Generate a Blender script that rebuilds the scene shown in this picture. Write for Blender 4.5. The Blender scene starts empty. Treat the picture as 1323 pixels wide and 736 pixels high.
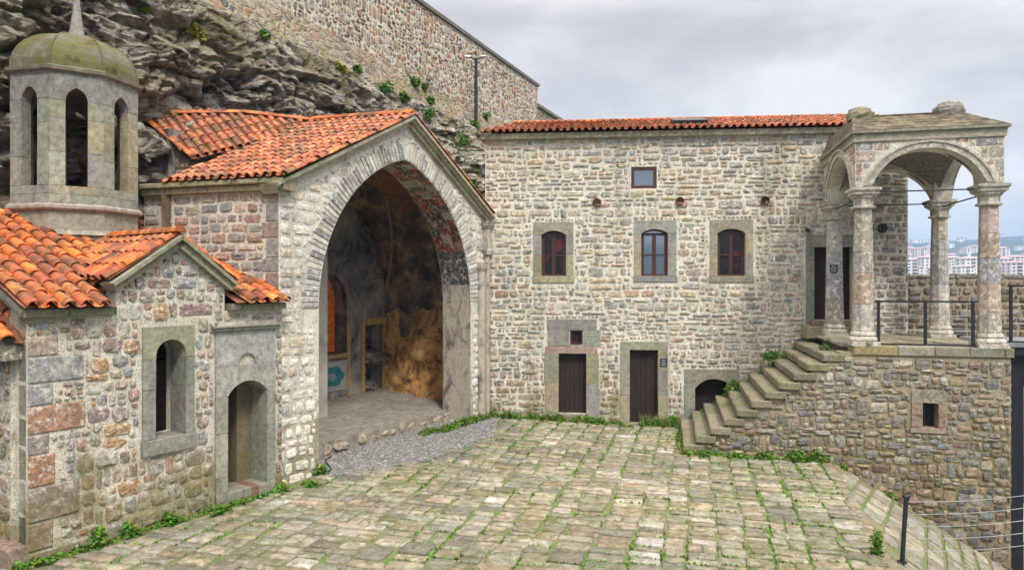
import bpy, math, random
from mathutils import Vector, noise
from mathutils.geometry import tessellate_polygon
random.seed(7)
R = random.random
def U_(a, b): return a + (b - a) * R()
S = bpy.context.scene
COL = S.collection
CAMZ, FPX, CX, CY = 4.1, 882.0, 661.5, 368.0
V = Vector

# ------------------------------------------------------------------ frames and mesh building
class Fr:
    """a wall's own coordinates: u along it, v up it, w out of it"""
    def __init__(s, o, d, up=(0, 0, 1)):
        s.o = V(o); s.U = V((d[0], d[1], d[2] if len(d) > 2 else 0)).normalized(); s.V = V(up).normalized(); s.N = s.U.cross(s.V)
    def p(s, u, v, w=0.0): return s.o + s.U * u + s.V * v + s.N * w
    def px(s, x, y, w=0.0):
        d = V(((x - CX) / FPX, 1, (CY - y) / FPX)); c = V((0, 0, CAMZ)); o = s.o + s.N * w
        t = (o - c).dot(s.N) / d.dot(s.N); q = c + d * t - s.o
        return q.dot(s.U), q.dot(s.V)

class MB:
    def __init__(s): s.v = []; s.f = []; s.m = []; s.c = []; s.s = []
    def add(s, vs, fs, mat=0, col=(1, 1, 1), smooth=False):
        b = len(s.v); s.v.extend(vs)
        for f in fs:
            s.f.append([i + b for i in f]); s.m.append(mat); s.c.append(col); s.s.append(smooth)
    def box(s, F, u0, u1, v0, v1, w0, w1, mat=0, col=(1, 1, 1), bev=0.0):
        if bev <= 0:
            P = [F.p(u, v, w) for w in (w0, w1) for v in (v0, v1) for u in (u0, u1)]
            s.add(P, [(0, 2, 3, 1), (4, 5, 7, 6), (0, 1, 5, 4), (2, 6, 7, 3), (0, 4, 6, 2), (1, 3, 7, 5)], mat, col)
        else:
            s.prism(F, [(u0, v0), (u1, v0), (u1, v1), (u0, v1)], w0, w1, mat, col, bev)
    def prism(s, F, poly, w0, w1, mat=0, col=(1, 1, 1), bev=0.0, smooth=False):
        n = len(poly)
        if bev > 0:
            cu = sum(p[0] for p in poly) / n; cv = sum(p[1] for p in poly) / n
            ins = []
            for i in range(n):
                a = V(poly[i - 1]) - V(poly[i]); b_ = V(poly[(i + 1) % n]) - V(poly[i])
                a = a.normalized() if a.length > 1e-6 else V((0, 0)); b_ = b_.normalized() if b_.length > 1e-6 else V((0, 0))
                m = a + b_
                if m.length < .05: m = V((-a.y, a.x))
                m.normalize()
                if m.dot(V((cu, cv)) - V(poly[i])) < 0: m = -m
                ins.append(V(poly[i]) + m * bev * 1.3)
            P = [F.p(u, v, w0) for u, v in poly] + [F.p(u, v, w1 - bev) for u, v in poly] + [F.p(q[0], q[1], w1) for q in ins]
            rings = 3
        else:
            P = [F.p(u, v, w0) for u, v in poly] + [F.p(u, v, w1) for u, v in poly]; rings = 2
        fs = []
        for r in range(rings - 1):
            for i in range(n):
                j = (i + 1) % n; fs.append((r * n + i, r * n + j, (r + 1) * n + j, (r + 1) * n + i))
        s.add(P, fs, mat, col, smooth)
        top = P[(rings - 1) * n:]
        tri = tessellate_polygon([[V((p[0], p[1], 0)) for p in (poly if bev <= 0 else [(q[0], q[1]) for q in ins])]])
        s.add(top, [tuple(t) for t in tri], mat, col)
        s.add(P[:n], [tuple(t) for t in tessellate_polygon([[V((p[0], p[1], 0)) for p in poly]])], mat, col)
    def slab(s, F, outline, holes, w0, w1, mat=0, col=(1, 1, 1), matside=None, colside=None):
        loops = [outline] + holes
        flat = [q for L in loops for q in L]
        tri = [tuple(t) for t in tessellate_polygon([[V((p[0], p[1], 0)) for p in L] for L in loops])]
        for w in (w0, w1): s.add([F.p(u, v, w) for u, v in flat], tri, mat, col)
        for L in loops:
            n = len(L); P = [F.p(u, v, w0) for u, v in L] + [F.p(u, v, w1) for u, v in L]
            s.add(P, [(i, (i + 1) % n, n + (i + 1) % n, n + i) for i in range(n)], mat if matside is None else matside, colside or col)
    def tube(s, a, b, r, r2=None, n=8, mat=0, col=(1, 1, 1), caps=True, rot=0.0, smooth=True):
        a, b = V(a), V(b); r2 = r if r2 is None else r2
        d = (b - a).normalized(); x = d.cross(V((0, 0, 1)))
        if x.length < .01: x = V((1, 0, 0))
        x.normalize(); y = d.cross(x)
        P = []
        for c, q in ((a, r), (b, r2)):
            for i in range(n):
                t = rot + 2 * math.pi * i / n; P.append(c + x * math.cos(t) * q + y * math.sin(t) * q)
        s.add(P, [(i, (i + 1) % n, n + (i + 1) % n, n + i) for i in range(n)], mat, col, smooth)
        if caps: s.add(P[:n], [tuple(range(n))], mat, col); s.add(P[n:], [tuple(range(n))], mat, col)
    def lathe(s, c, prof, n=8, rot=0.0, ax=(1, 0), mat=0, col=(1, 1, 1), smooth=False):
        """prof: list of (radius, z); n=4 makes square mouldings along ax"""
        c = V(c); a = V((ax[0], ax[1], 0)).normalized(); b = V((-a.y, a.x, 0)); P = []
        for r, z in prof:
            for i in range(n):
                t = rot + 2 * math.pi * i / n; P.append(c + a * math.cos(t) * r + b * math.sin(t) * r + V((0, 0, z)))
        k = len(prof); fs = [(j * n + i, j * n + (i + 1) % n, (j + 1) * n + (i + 1) % n, (j + 1) * n + i) for j in range(k - 1) for i in range(n)]
        s.add(P, fs, mat, col, smooth)
        s.add(P[:n], [tuple(range(n))], mat, col); s.add(P[-n:], [tuple(range(n))], mat, col)
    def build(s, name, mats, parent=None, **props):
        me = bpy.data.meshes.new(name)
        off = V((0, 0, 0)); q = parent
        while q is not None: off += q.location; q = q.parent
        me.from_pydata([v - off for v in s.v], [], s.f)
        if not isinstance(mats, (list, tuple)): mats = [mats]
        for m in mats: me.materials.append(m)
        me.polygons.foreach_set('material_index', s.m); me.polygons.foreach_set('use_smooth', s.s)
        at = me.attributes.new('tint', 'FLOAT_COLOR', 'FACE')
        flat = []
        for c in s.c: flat.extend((c[0], c[1], c[2], 1.0))
        at.data.foreach_set('color', flat)
        me.update()
        o = bpy.data.objects.new(name, me); COL.objects.link(o)
        if parent is not None: o.parent = parent
        for k, v in props.items(): o[k] = v
        return o

def thing(name, label, cat, loc, group=None):
    o = bpy.data.objects.new(name, None); COL.objects.link(o); o.location = loc; o.empty_display_size = .2
    o['label'] = label; o['category'] = cat
    if group: o['group'] = group
    return o
def solo(name, mb, mats, label, cat, loc, group=None):
    """a thing that is one mesh, its origin at its base"""
    loc = V(loc); mb.v = [v - loc for v in mb.v]
    o = mb.build(name, mats); o.location = loc; o['label'] = label; o['category'] = cat
    if group: o['group'] = group
    return o

# ------------------------------------------------------------------ materials
def mat_new(name):
    m = bpy.data.materials.new(name); m.use_nodes = True; nt = m.node_tree; nt.nodes.clear()
    out = nt.nodes.new('ShaderNodeOutputMaterial'); b = nt.nodes.new('ShaderNodeBsdfPrincipled')
    nt.links.new(b.outputs[0], out.inputs[0]); return m, nt, b
def nd(nt, t, **kw):
    n = nt.nodes.new(t)
    for k, v in kw.items():
        if k in n.bl_rna.properties.keys(): setattr(n, k, v)
        else: n.inputs[k.replace('_', ' ')].default_value = v
    return n
def pos(nt, scale=(1, 1, 1)):
    g = nt.nodes.new('ShaderNodeNewGeometry')
    if scale == (1, 1, 1): return g.outputs['Position']
    m = nd(nt, 'ShaderNodeMapping'); m.inputs['Scale'].default_value = scale; nt.links.new(g.outputs['Position'], m.inputs['Vector']); return m.outputs[0]
def nz(nt, scale, detail=6, rough=.6, vec=None, dist=0.0):
    n = nd(nt, 'ShaderNodeTexNoise', Scale=scale, Detail=detail, Roughness=rough, Distortion=dist)
    nt.links.new(vec if vec is not None else pos(nt), n.inputs['Vector']); return n.outputs['Fac']
def ramp(nt, fac, stops, interp='LINEAR'):
    r = nt.nodes.new('ShaderNodeValToRGB'); r.color_ramp.interpolation = interp
    while len(r.color_ramp.elements) < len(stops): r.color_ramp.elements.new(.5)
    for e, (p, c) in zip(r.color_ramp.elements, stops):
        e.position = p; e.color = (c, c, c, 1) if not isinstance(c, (tuple, list)) else (*c, 1)
    nt.links.new(fac, r.inputs[0]); return r.outputs[0]
def mix(nt, fac, a, b, mode='MIX'):
    n = nt.nodes.new('ShaderNodeMix'); n.data_type = 'RGBA'; n.blend_type = mode
    for sock, v in ((n.inputs[0], fac), (n.inputs[6], a), (n.inputs[7], b)):
        if isinstance(v, (int, float)): sock.default_value = v
        elif isinstance(v, tuple): sock.default_value = (*v, 1)
        else: nt.links.new(v, sock)
    return n.outputs[2]
def tint(nt):
    a = nt.nodes.new('ShaderNodeAttribute'); a.attribute_name = 'tint'; return a.outputs['Color']
def bump(nt, b, h, strength=.5, dist=.02, prev=None):
    n = nt.nodes.new('ShaderNodeBump'); n.inputs['Strength'].default_value = strength; n.inputs['Distance'].default_value = dist
    nt.links.new(h, n.inputs['Height'])
    if prev is not None: nt.links.new(prev, n.inputs['Normal'])
    if b is not None: nt.links.new(n.outputs[0], b.inputs['Normal'])
    return n.outputs[0]

def ground_moss(nt, c, k):
    """patches of moss and damp algae on the lowest courses"""
    g = nt.nodes.new('ShaderNodeNewGeometry'); sp = nt.nodes.new('ShaderNodeSeparateXYZ'); nt.links.new(g.outputs['Position'], sp.inputs[0])
    mr = nd(nt, 'ShaderNodeMapRange'); mr.inputs[1].default_value = .1; mr.inputs[2].default_value = 2.6; mr.inputs[3].default_value = .20; mr.inputs[4].default_value = -.10; nt.links.new(sp.outputs[2], mr.inputs[0])
    ad = nd(nt, 'ShaderNodeMath', operation='ADD'); nt.links.new(nz(nt, 1.1, 9, .75), ad.inputs[0]); nt.links.new(mr.outputs[0], ad.inputs[1])
    return mix(nt, ramp(nt, ad.outputs[0], [(.56, 0.), (.70, k)]), c, mix(nt, nz(nt, 9, 6), (.08, .075, .025), (.26, .22, .06)))
def m_stone(name, lo=.45, hi=1.35, scale=14, moss=0.0, mossc=(.10, .12, .03), bs=.8, bd=.02, rough=.9, streak=0.0, speck=.35, base=None, fine=60, smear=None, gmoss=0):
    """tinted stone: the face's own tint times mottling, pale specks, dark pits, patches of moss"""
    m, nt, b = mat_new(name)
    n1 = nz(nt, scale, 11, .82, dist=.15); n2 = nz(nt, fine, 5, .75)
    c = tint(nt) if base is None else base
    c = mix(nt, 1.0, c, ramp(nt, n1, [(.36, lo), (.5, (lo + hi) / 2), (.64, hi)]), 'MULTIPLY')
    c = mix(nt, ramp(nt, n2, [(.56, 0.), (.75, speck)]), c, (.62, .60, .55))
    c = mix(nt, ramp(nt, n2, [(.25, speck * 1.6), (.42, 0.)]), c, (.06, .055, .05))
    if streak > 0:
        ns = nz(nt, 1.6, 6, .65, pos(nt, (1, 1, .12)))
        c = mix(nt, ramp(nt, ns, [(.52, 0.), (.7, streak)]), c, (.09, .085, .07))
    if smear is not None:
        c = mix(nt, ramp(nt, nz(nt, 8, 10, .82), [(.51, 0.), (.58, smear[1])]), c, smear[0])
    if gmoss: c = ground_moss(nt, c, gmoss)
    if moss > 0:
        nm = nz(nt, 1.3, 7, .75)
        c = mix(nt, ramp(nt, nm, [(.5, 0.), (.68, moss)]), c, mossc)
    nt.links.new(c, b.inputs['Base Color']); b.inputs['Roughness'].default_value = rough; b.inputs['Specular IOR Level'].default_value = .25
    h = mix(nt, .45, n1, n2); bump(nt, b, h, bs, bd)
    return m
def m_plain(name, col, rough=.6, metal=0.0, var=.25, scale=8, bs=.1, bd=.005, spec=.5):
    m, nt, b = mat_new(name)
    n = nz(nt, scale, 6, .65)
    c = mix(nt, 1.0, col, ramp(nt, n, [(.3, 1 - var), (.7, 1 + var)]), 'MULTIPLY')
    nt.links.new(c, b.inputs['Base Color']); b.inputs['Roughness'].default_value = rough; b.inputs['Metallic'].default_value = metal; b.inputs['Specular IOR Level'].default_value = spec
    if bs: bump(nt, b, n, bs, bd)
    return m

M = {}
M['stone'] = m_stone('rubble stone', lo=.34, hi=1.6, scale=12, speck=.5, bd=.035, bs=1.0)
M['stone_lime'] = m_stone('rubble stone smeared with lime', lo=.38, hi=1.6, scale=12, speck=.5, bd=.035, bs=1.0, smear=((.76, .73, .65), .75), gmoss=.7, streak=.5)
M['stone_pale'] = m_stone('pale whitewashed stone', lo=.5, hi=1.35, scale=9, speck=.5, streak=.3, smear=((.74, .71, .63), .8))
M['stone_moss'] = m_stone('mossy stone', moss=.75, mossc=(.12, .12, .03), lo=.45, hi=1.3)
M['ashlar'] = m_stone('dressed grey green stone', lo=.5, hi=1.4, scale=9, speck=.3, bs=.35, bd=.01, streak=.35, moss=.2, mossc=(.12, .13, .06))
def m_paver():
    m, nt, b = mat_new('worn paving stone')
    n1 = nz(nt, 6, 10, .78, dist=.8); n2 = nz(nt, 34, 6, .75); n3 = nz(nt, .7, 9, .72); n4 = nz(nt, .55, 9, .7, pos(nt, (1, 1.3, 1)))
    c = mix(nt, 1.0, tint(nt), ramp(nt, n1, [(.36, .48), (.5, .95), (.64, 1.5)]), 'MULTIPLY')
    c = mix(nt, ramp(nt, n2, [(.28, .9), (.42, 0.)]), c, (.07, .055, .04))
    c = mix(nt, ramp(nt, n2, [(.57, 0.), (.72, .45)]), c, (.52, .49, .42))
    k = mix(nt, 1.0, ramp(nt, n3, [(.44, 0.), (.6, 1.)]), ramp(nt, n1, [(.40, 1.), (.56, .15)]), 'MULTIPLY')
    c = mix(nt, k, c, (.16, .17, .055))
    c = mix(nt, ramp(nt, n4, [(.57, 0.), (.68, .75)]), c, mix(nt, n2, (.35, .30, .22), (.72, .68, .60)))
    nt.links.new(c, b.inputs['Base Color']); b.inputs['Roughness'].default_value = .9; b.inputs['Specular IOR Level'].default_value = .25
    b1 = bump(nt, None, n1, 1.0, .05); bump(nt, b, n2, .8, .015, b1); return m
M['paver'] = m_paver()
M['far'] = m_stone('fortress stone', lo=.6, hi=1.3, scale=5, speck=.2, bs=.8, bd=.04, fine=20)
def m_mortar(name, col, moss=.3, mossc=(.16, .15, .08), dark=.5):
    m, nt, b = mat_new(name)
    n1 = nz(nt, 3, 8, .7); n2 = nz(nt, 45, 5, .7)
    c = mix(nt, 1.0, col, ramp(nt, n2, [(.36, .32), (.54, 1.12)]), 'MULTIPLY')
    c = mix(nt, 1.0, c, ramp(nt, n1, [(.3, .72), (.65, 1.12)]), 'MULTIPLY')
    nm = nz(nt, .7, 7, .7); c = mix(nt, ramp(nt, nm, [(.5, 0.), (.7, moss)]), c, mossc)
    c = mix(nt, ramp(nt, nz(nt, 1.6, 6, .65, pos(nt, (1, 1, .12))), [(.52, 0.), (.7, .5)]), c, (.12, .11, .09))
    c = ground_moss(nt, c, .7)
    nt.links.new(c, b.inputs['Base Color']); b.inputs['Roughness'].default_value = .95; b.inputs['Specular IOR Level'].default_value = .2
    bump(nt, b, mix(nt, .5, n2, nz(nt, 14, 6, .7)), .9, .03)
    return m
M['mortar'] = m_mortar('cream lime mortar', (.76, .73, .64), .2)
M['mortar_warm'] = m_mortar('sandy lime mortar', (.70, .66, .57), .15)
M['mortar_pale'] = m_mortar('whitish lime mortar', (.70, .68, .62), .12)
M['mortar_dirty'] = m_mortar('weathered ochre mortar', (.38, .33, .24), .4, (.17, .15, .07))
M['mortar_dark'] = m_mortar('dark damp mortar', (.22, .19, .14), .4, (.12, .11, .05))

def m_tile():
    m, nt, b = mat_new('terracotta')
    n1 = nz(nt, 5, 7, .7); n2 = nz(nt, 40, 4, .7)
    c = mix(nt, 1.0, tint(nt), ramp(nt, n1, [(.36, .5), (.6, 1.25)]), 'MULTIPLY')
    n3 = nz(nt, 2.6, 10, .82)
    c = mix(nt, ramp(nt, n3, [(.46, 0.), (.57, .85)]), c, (.11, .075, .045))
    c = mix(nt, ramp(nt, n2, [(.6, 0.), (.74, .5)]), c, (.30, .27, .18))
    nt.links.new(c, b.inputs['Base Color']); b.inputs['Roughness'].default_value = .75
    bump(nt, b, n2, .4, .006); return m
M['tile'] = m_tile()
def m_rock():
    m, nt, b = mat_new('cliff rock')
    g = nt.nodes.new('ShaderNodeNewGeometry'); mp = nd(nt, 'ShaderNodeMapping'); mp.inputs['Rotation'].default_value = (0, math.radians(-28), math.radians(20)); mp.inputs['Scale'].default_value = (.55, 1, 2.2)
    nt.links.new(g.outputs['Position'], mp.inputs['Vector']); p = mp.outputs[0]
    n1 = nz(nt, .8, 13, .78, p, .2); n2 = nz(nt, 2.6, 12, .84, p, .3); n3 = nz(nt, .45, 8, .65)
    pale = ramp(nt, n2, [(.36, (.03, .028, .025)), (.43, (.24, .21, .165)), (.50, (.52, .47, .385)), (.58, (.90, .87, .80))])
    dark = ramp(nt, n2, [(.40, (.014, .013, .012)), (.52, (.09, .072, .055)), (.62, (.30, .25, .19))])
    c = mix(nt, ramp(nt, n1, [(.43, 0.), (.49, 1.)]), dark, pale)
    c = mix(nt, ramp(nt, n3, [(.47, 0.), (.57, .6)]), c, mix(nt, n2, (.09, .07, .03), (.50, .42, .22)))
    c = mix(nt, ramp(nt, nz(nt, .8, 9, .8), [(.56, 0.), (.66, .5)]), c, (.14, .16, .04))
    nt.links.new(c, b.inputs['Base Color']); b.inputs['Roughness'].default_value = .85
    b1 = bump(nt, None, n1, .8, .5)
    bump(nt, b, n2, 1.0, .2, b1); return m
M['rock'] = m_rock()
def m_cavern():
    m, nt, b = mat_new('ochre cave rock with warm glow in colour')
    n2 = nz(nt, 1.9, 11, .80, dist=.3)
    c = ramp(nt, n2, [(.36, (.06, .035, .02)), (.44, (.26, .14, .06)), (.51, (.58, .31, .11)), (.66, (.80, .52, .24))])  # ochre rock, its orange raised in place of warm interior light
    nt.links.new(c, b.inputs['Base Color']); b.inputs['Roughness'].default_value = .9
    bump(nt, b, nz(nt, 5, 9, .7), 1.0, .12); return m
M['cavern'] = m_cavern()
def m_fresco():
    m, nt, b = mat_new('smoke blackened fresco')
    n1 = nz(nt, 1.1, 10, .78, dist=.2); n2 = nz(nt, 4.5, 9, .78); n3 = nz(nt, .5, 5, .6)
    c = ramp(nt, n1, [(.40, (.04, .035, .035)), (.50, (.14, .11, .09)), (.57, (.30, .20, .13)), (.64, (.60, .36, .18))])
    c = mix(nt, ramp(nt, n3, [(.56, 0.), (.62, .6)]), c, mix(nt, ramp(nt, n2, [(.45, 0.), (.55, 1.)]), (.36, .06, .035), (.12, .13, .16)))
    c = mix(nt, ramp(nt, n2, [(.64, 0.), (.72, .7)]), c, (.38, .34, .28))
    nt.links.new(c, b.inputs['Base Color']); b.inputs['Roughness'].default_value = .9
    bump(nt, b, n2, .6, .04); return m
M['fresco'] = m_fresco()
def m_plaster(name, stops, sc=1.2):
    m, nt, b = mat_new(name)
    n1 = nz(nt, sc, 9, .72, pos(nt, (1, 1, .6)), .5); nt.links.new(ramp(nt, n1, stops), b.inputs['Base Color']); b.inputs['Roughness'].default_value = .9
    bump(nt, b, nz(nt, 9, 8, .7), .6, .02); return m
M['soot'] = m_plaster('sooty grey plaster', [(.37, (.06, .055, .05)), (.50, (.22, .205, .19)), (.62, (.40, .35, .28))])
M['jamb'] = m_plaster('stained pillar plaster', [(.3, (.05, .045, .04)), (.42, (.22, .19, .16)), (.52, (.46, .42, .36)), (.62, (.36, .30, .24)), (.75, (.6, .57, .5))], 2.2)
M['lime'] = m_plaster('bare lime plaster', [(.35, (.30, .28, .24)), (.6, (.55, .53, .47))])
M['brick'] = m_plain('brick with orange glow in colour', (.78, .19, .035), .9, var=.5, scale=9, bs=.5)  # the niche's orange glow is put into the brick colour
M['ochre'] = m_stone('painted ochre stone', lo=.6, hi=1.15, scale=6, speck=.15, bs=.3, bd=.01, base=(.46, .30, .12))
M['floor'] = m_stone('worn bedrock floor', lo=.5, hi=1.4, scale=5, speck=.4, bs=.9, bd=.05, base=(.27, .25, .22), fine=22)
M['iron'] = m_plain('black painted iron', (.025, .027, .034), .45, .3)
M['rust'] = m_plain('rusty iron', (.12, .035, .018), .8, .2, var=.5, scale=25)
M['wood'] = m_plain('dark red brown wood', (.060, .018, .014), .55, var=.35, scale=14)
M['darkdoor'] = m_plain('brown black door leaf', (.020, .012, .010), .75, var=.35, scale=3)
M['dark'] = m_plain('plaster with interior shade in colour', (.05, .045, .04), .95, bs=0)  # shade of the chapel interior put into a near-black plaster colour
M['steel'] = m_plain('galvanised steel', (.45, .46, .48), .35, .8)
M['plaque'] = m_plain('dark blue plaque', (.02, .025, .05), .4, bs=0)
M['letter'] = m_plain('pale lettering', (.6, .6, .6), .5, bs=0)
M['lead'] = m_plain('lichened lead', (.22, .19, .12), .8, var=.5, scale=5, bs=.4, bd=.02)
def m_glass():
    m, nt, b = mat_new('window glass'); b.inputs['Base Color'].default_value = (.30, .33, .38, 1); b.inputs['Roughness'].default_value = .06
    b.inputs['Metallic'].default_value = .85; return m
M['glass'] = m_glass()
def m_dglass():
    m, nt, b = mat_new('dark window glass'); n = nz(nt, 3.5, 5, .6)
    nt.links.new(ramp(nt, n, [(.54, (.012, .010, .012)), (.64, (.10, .012, .012))]), b.inputs['Base Color']); b.inputs['Roughness'].default_value = .15; return m
M['dglass'] = m_dglass()
def m_dome():
    m, nt, b = mat_new('mossy lead dome')
    n = nz(nt, 2.2, 9, .7); c = ramp(nt, n, [(.36, (.04, .036, .015)), (.46, (.12, .115, .025)), (.53, (.11, .105, .065)), (.66, (.19, .18, .14))])
    nt.links.new(c, b.inputs['Base Color']); b.inputs['Roughness'].default_value = .8; bump(nt, b, nz(nt, 20, 6, .7), .5, .01); return m
M['dome'] = m_dome()
def m_slabroof():
    m, nt, b = mat_new('mossy stone slab roof')
    n = nz(nt, 3.0, 9, .75); c = ramp(nt, n, [(.38, (.03, .025, .018)), (.48, (.09, .075, .045)), (.57, (.20, .165, .11)), (.66, (.12, .13, .04))])
    nt.links.new(c, b.inputs['Base Color']); b.inputs['Roughness'].default_value = .9; bump(nt, b, nz(nt, 14, 8, .7), .9, .03); return m
M['slabroof'] = m_slabroof()
def m_joint():
    m, nt, b = mat_new('earth and moss in the joints')
    n1 = nz(nt, .55, 6, .7); n2 = nz(nt, 7, 6, .7)
    c = mix(nt, n2, (.12, .095, .06), (.32, .28, .19))
    g = mix(nt, n2, (.03, .09, .008), (.10, .24, .02))
    k = mix(nt, 1.0, ramp(nt, n1, [(.38, .12), (.56, 1.)]), ramp(nt, n2, [(.42, 0.), (.54, 1.)]), 'MULTIPLY')
    c = mix(nt, k, c, g)
    nt.links.new(c, b.inputs['Base Color']); b.inputs['Roughness'].default_value = 1.0; bump(nt, b, nz(nt, 30, 6, .7), .9, .02); return m
M['joint'] = m_joint()
def m_leaf():
    m, nt, b = mat_new('leaf'); c = mix(nt, 1.0, tint(nt), ramp(nt, nz(nt, 20, 3), [(.3, .6), (.7, 1.3)]), 'MULTIPLY')
    nt.links.new(c, b.inputs['Base Color']); b.inputs['Roughness'].default_value = .7; b.inputs['Specular IOR Level'].default_value = .2; return m
M['leaf'] = m_leaf()
def m_tinted(name, rough=.8, lo=.8, hi=1.15, sc=.05):
    m, nt, b = mat_new(name); c = mix(nt, 1.0, tint(nt), ramp(nt, nz(nt, sc, 5), [(.3, lo), (.7, hi)]), 'MULTIPLY')
    nt.links.new(c, b.inputs['Base Color']); b.inputs['Roughness'].default_value = rough; return m
M['paint'] = m_tinted('painted render')
M['pebble'] = m_tinted('grey gravel stone', .9, .7, 1.3, 9)
def m_hill():
    m, nt, b = mat_new('wooded hillside')
    c = ramp(nt, nz(nt, .012, 10, .75), [(.35, (.012, .025, .03)), (.5, (.02, .04, .035)), (.62, (.04, .055, .05)), (.72, (.14, .14, .13))])
    nt.links.new(c, b.inputs['Base Color']); b.inputs['Roughness'].default_value = 1; return m
M['hill'] = m_hill()
def m_rubble():
    m, nt, b = mat_new('mortared rubble slope')
    p = pos(nt, (1, 1, 1.3)); v = nd(nt, 'ShaderNodeTexVoronoi', Scale=2.6); v2 = nd(nt, 'ShaderNodeTexVoronoi', Scale=2.6, feature='DISTANCE_TO_EDGE')
    w = nd(nt, 'ShaderNodeVectorMath', operation='ADD'); nn = nd(nt, 'ShaderNodeTexNoise', Scale=3.0, Detail=4.0); nt.links.new(p, nn.inputs['Vector'])
    sc = nd(nt, 'ShaderNodeVectorMath', operation='SCALE'); sc.inputs['Scale'].default_value = .35; nt.links.new(nn.outputs['Color'], sc.inputs[0])
    nt.links.new(p, w.inputs[0]); nt.links.new(sc.outputs[0], w.inputs[1])
    nt.links.new(w.outputs[0], v.inputs['Vector']); nt.links.new(w.outputs[0], v2.inputs['Vector'])
    sr = nd(nt, 'ShaderNodeSeparateColor'); nt.links.new(v.outputs['Color'], sr.inputs[0])
    c = ramp(nt, sr.outputs[0], [(0, (.10, .10, .11)), (.35, (.24, .21, .17)), (.6, (.36, .31, .24)), (.8, (.30, .15, .09)), (1, (.45, .41, .34))])
    c = mix(nt, 1.0, c, ramp(nt, nz(nt, 12, 8, .7), [(.3, .5), (.7, 1.3)]), 'MULTIPLY')
    c = mix(nt, ramp(nt, v2.outputs['Distance'], [(.06, 1.), (.14, 0.)]), c, (.38, .34, .25))
    c = mix(nt, ramp(nt, nz(nt, .5, 8, .75), [(.5, 0.), (.62, .6)]), c, mix(nt, nz(nt, 4, 6), (.10, .12, .02), (.32, .26, .08)))
    nt.links.new(c, b.inputs['Base Color']); b.inputs['Roughness'].default_value = .95
    b1 = bump(nt, None, ramp(nt, v2.outputs['Distance'], [(0, 0.), (.2, 1.)]), .9, .1); bump(nt, b, nz(nt, 14, 8, .7), .7, .05, b1); return m
M['rubble'] = m_rubble()

# ------------------------------------------------------------------ masonry, tiles, arches, leaves
PAL_BACK = [(.38, .36, .32), (.44, .39, .31), (.34, .33, .31), (.50, .46, .38), (.40, .29, .21), (.27, .28, .28), (.56, .52, .43), (.48, .38, .30), (.40, .34, .28), (.50, .41, .26), (.44, .41, .35), (.38, .37, .35)]
PAL_CHAPEL = [(.33, .29, .27), (.30, .30, .32), (.40, .28, .23), (.46, .42, .36), (.36, .25, .22), (.52, .50, .47), (.28, .29, .30), (.36, .30, .22), (.42, .26, .14), (.30, .22, .21)]
PAL_PALE = [(.66, .63, .57), (.72, .69, .62), (.52, .50, .47), (.38, .37, .36), (.62, .56, .46), (.76, .73, .66), (.50, .42, .33), (.68, .66, .60)]
PAL_TERR = [(.30, .275, .225), (.24, .23, .20), (.31, .25, .19), (.21, .215, .22), (.38, .35, .28), (.26, .19, .155), (.33, .26, .18), (.27, .26, .235), (.23, .21, .18)]
PAL_DARK = [(.16, .14, .12), (.20, .16, .12), (.13, .13, .13), (.24, .18, .13), (.18, .13, .10), (.22, .20, .17)]
PAL_FORT = [(.46, .40, .32), (.42, .37, .30), (.50, .45, .37), (.38, .34, .29), (.38, .20, .12), (.30, .20, .14), (.36, .29, .21), (.26, .23, .20), (.40, .25, .14), (.32, .30, .28), (.22, .15, .12), (.44, .36, .26)]
PAL_ASH = [(.28, .285, .22), (.32, .31, .25), (.26, .27, .24), (.33, .30, .21), (.29, .30, .27)]
PAL_PORT = [(.26, .25, .24), (.30, .29, .27), (.38, .28, .24), (.34, .31, .28), (.42, .30, .26), (.26, .27, .28), (.40, .36, .30), (.44, .40, .36), (.36, .22, .18)]
PAL_PAVE = [(.23, .215, .18), (.31, .285, .22), (.36, .32, .24), (.29, .28, .235), (.39, .36, .29), (.34, .285, .21), (.32, .305, .25), (.37, .33, .245)]
def jit(c, a=.12): k = U_(1 - a, 1 + a); return tuple(max(0, x * k * U_(.96, 1.04)) for x in c)

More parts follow.
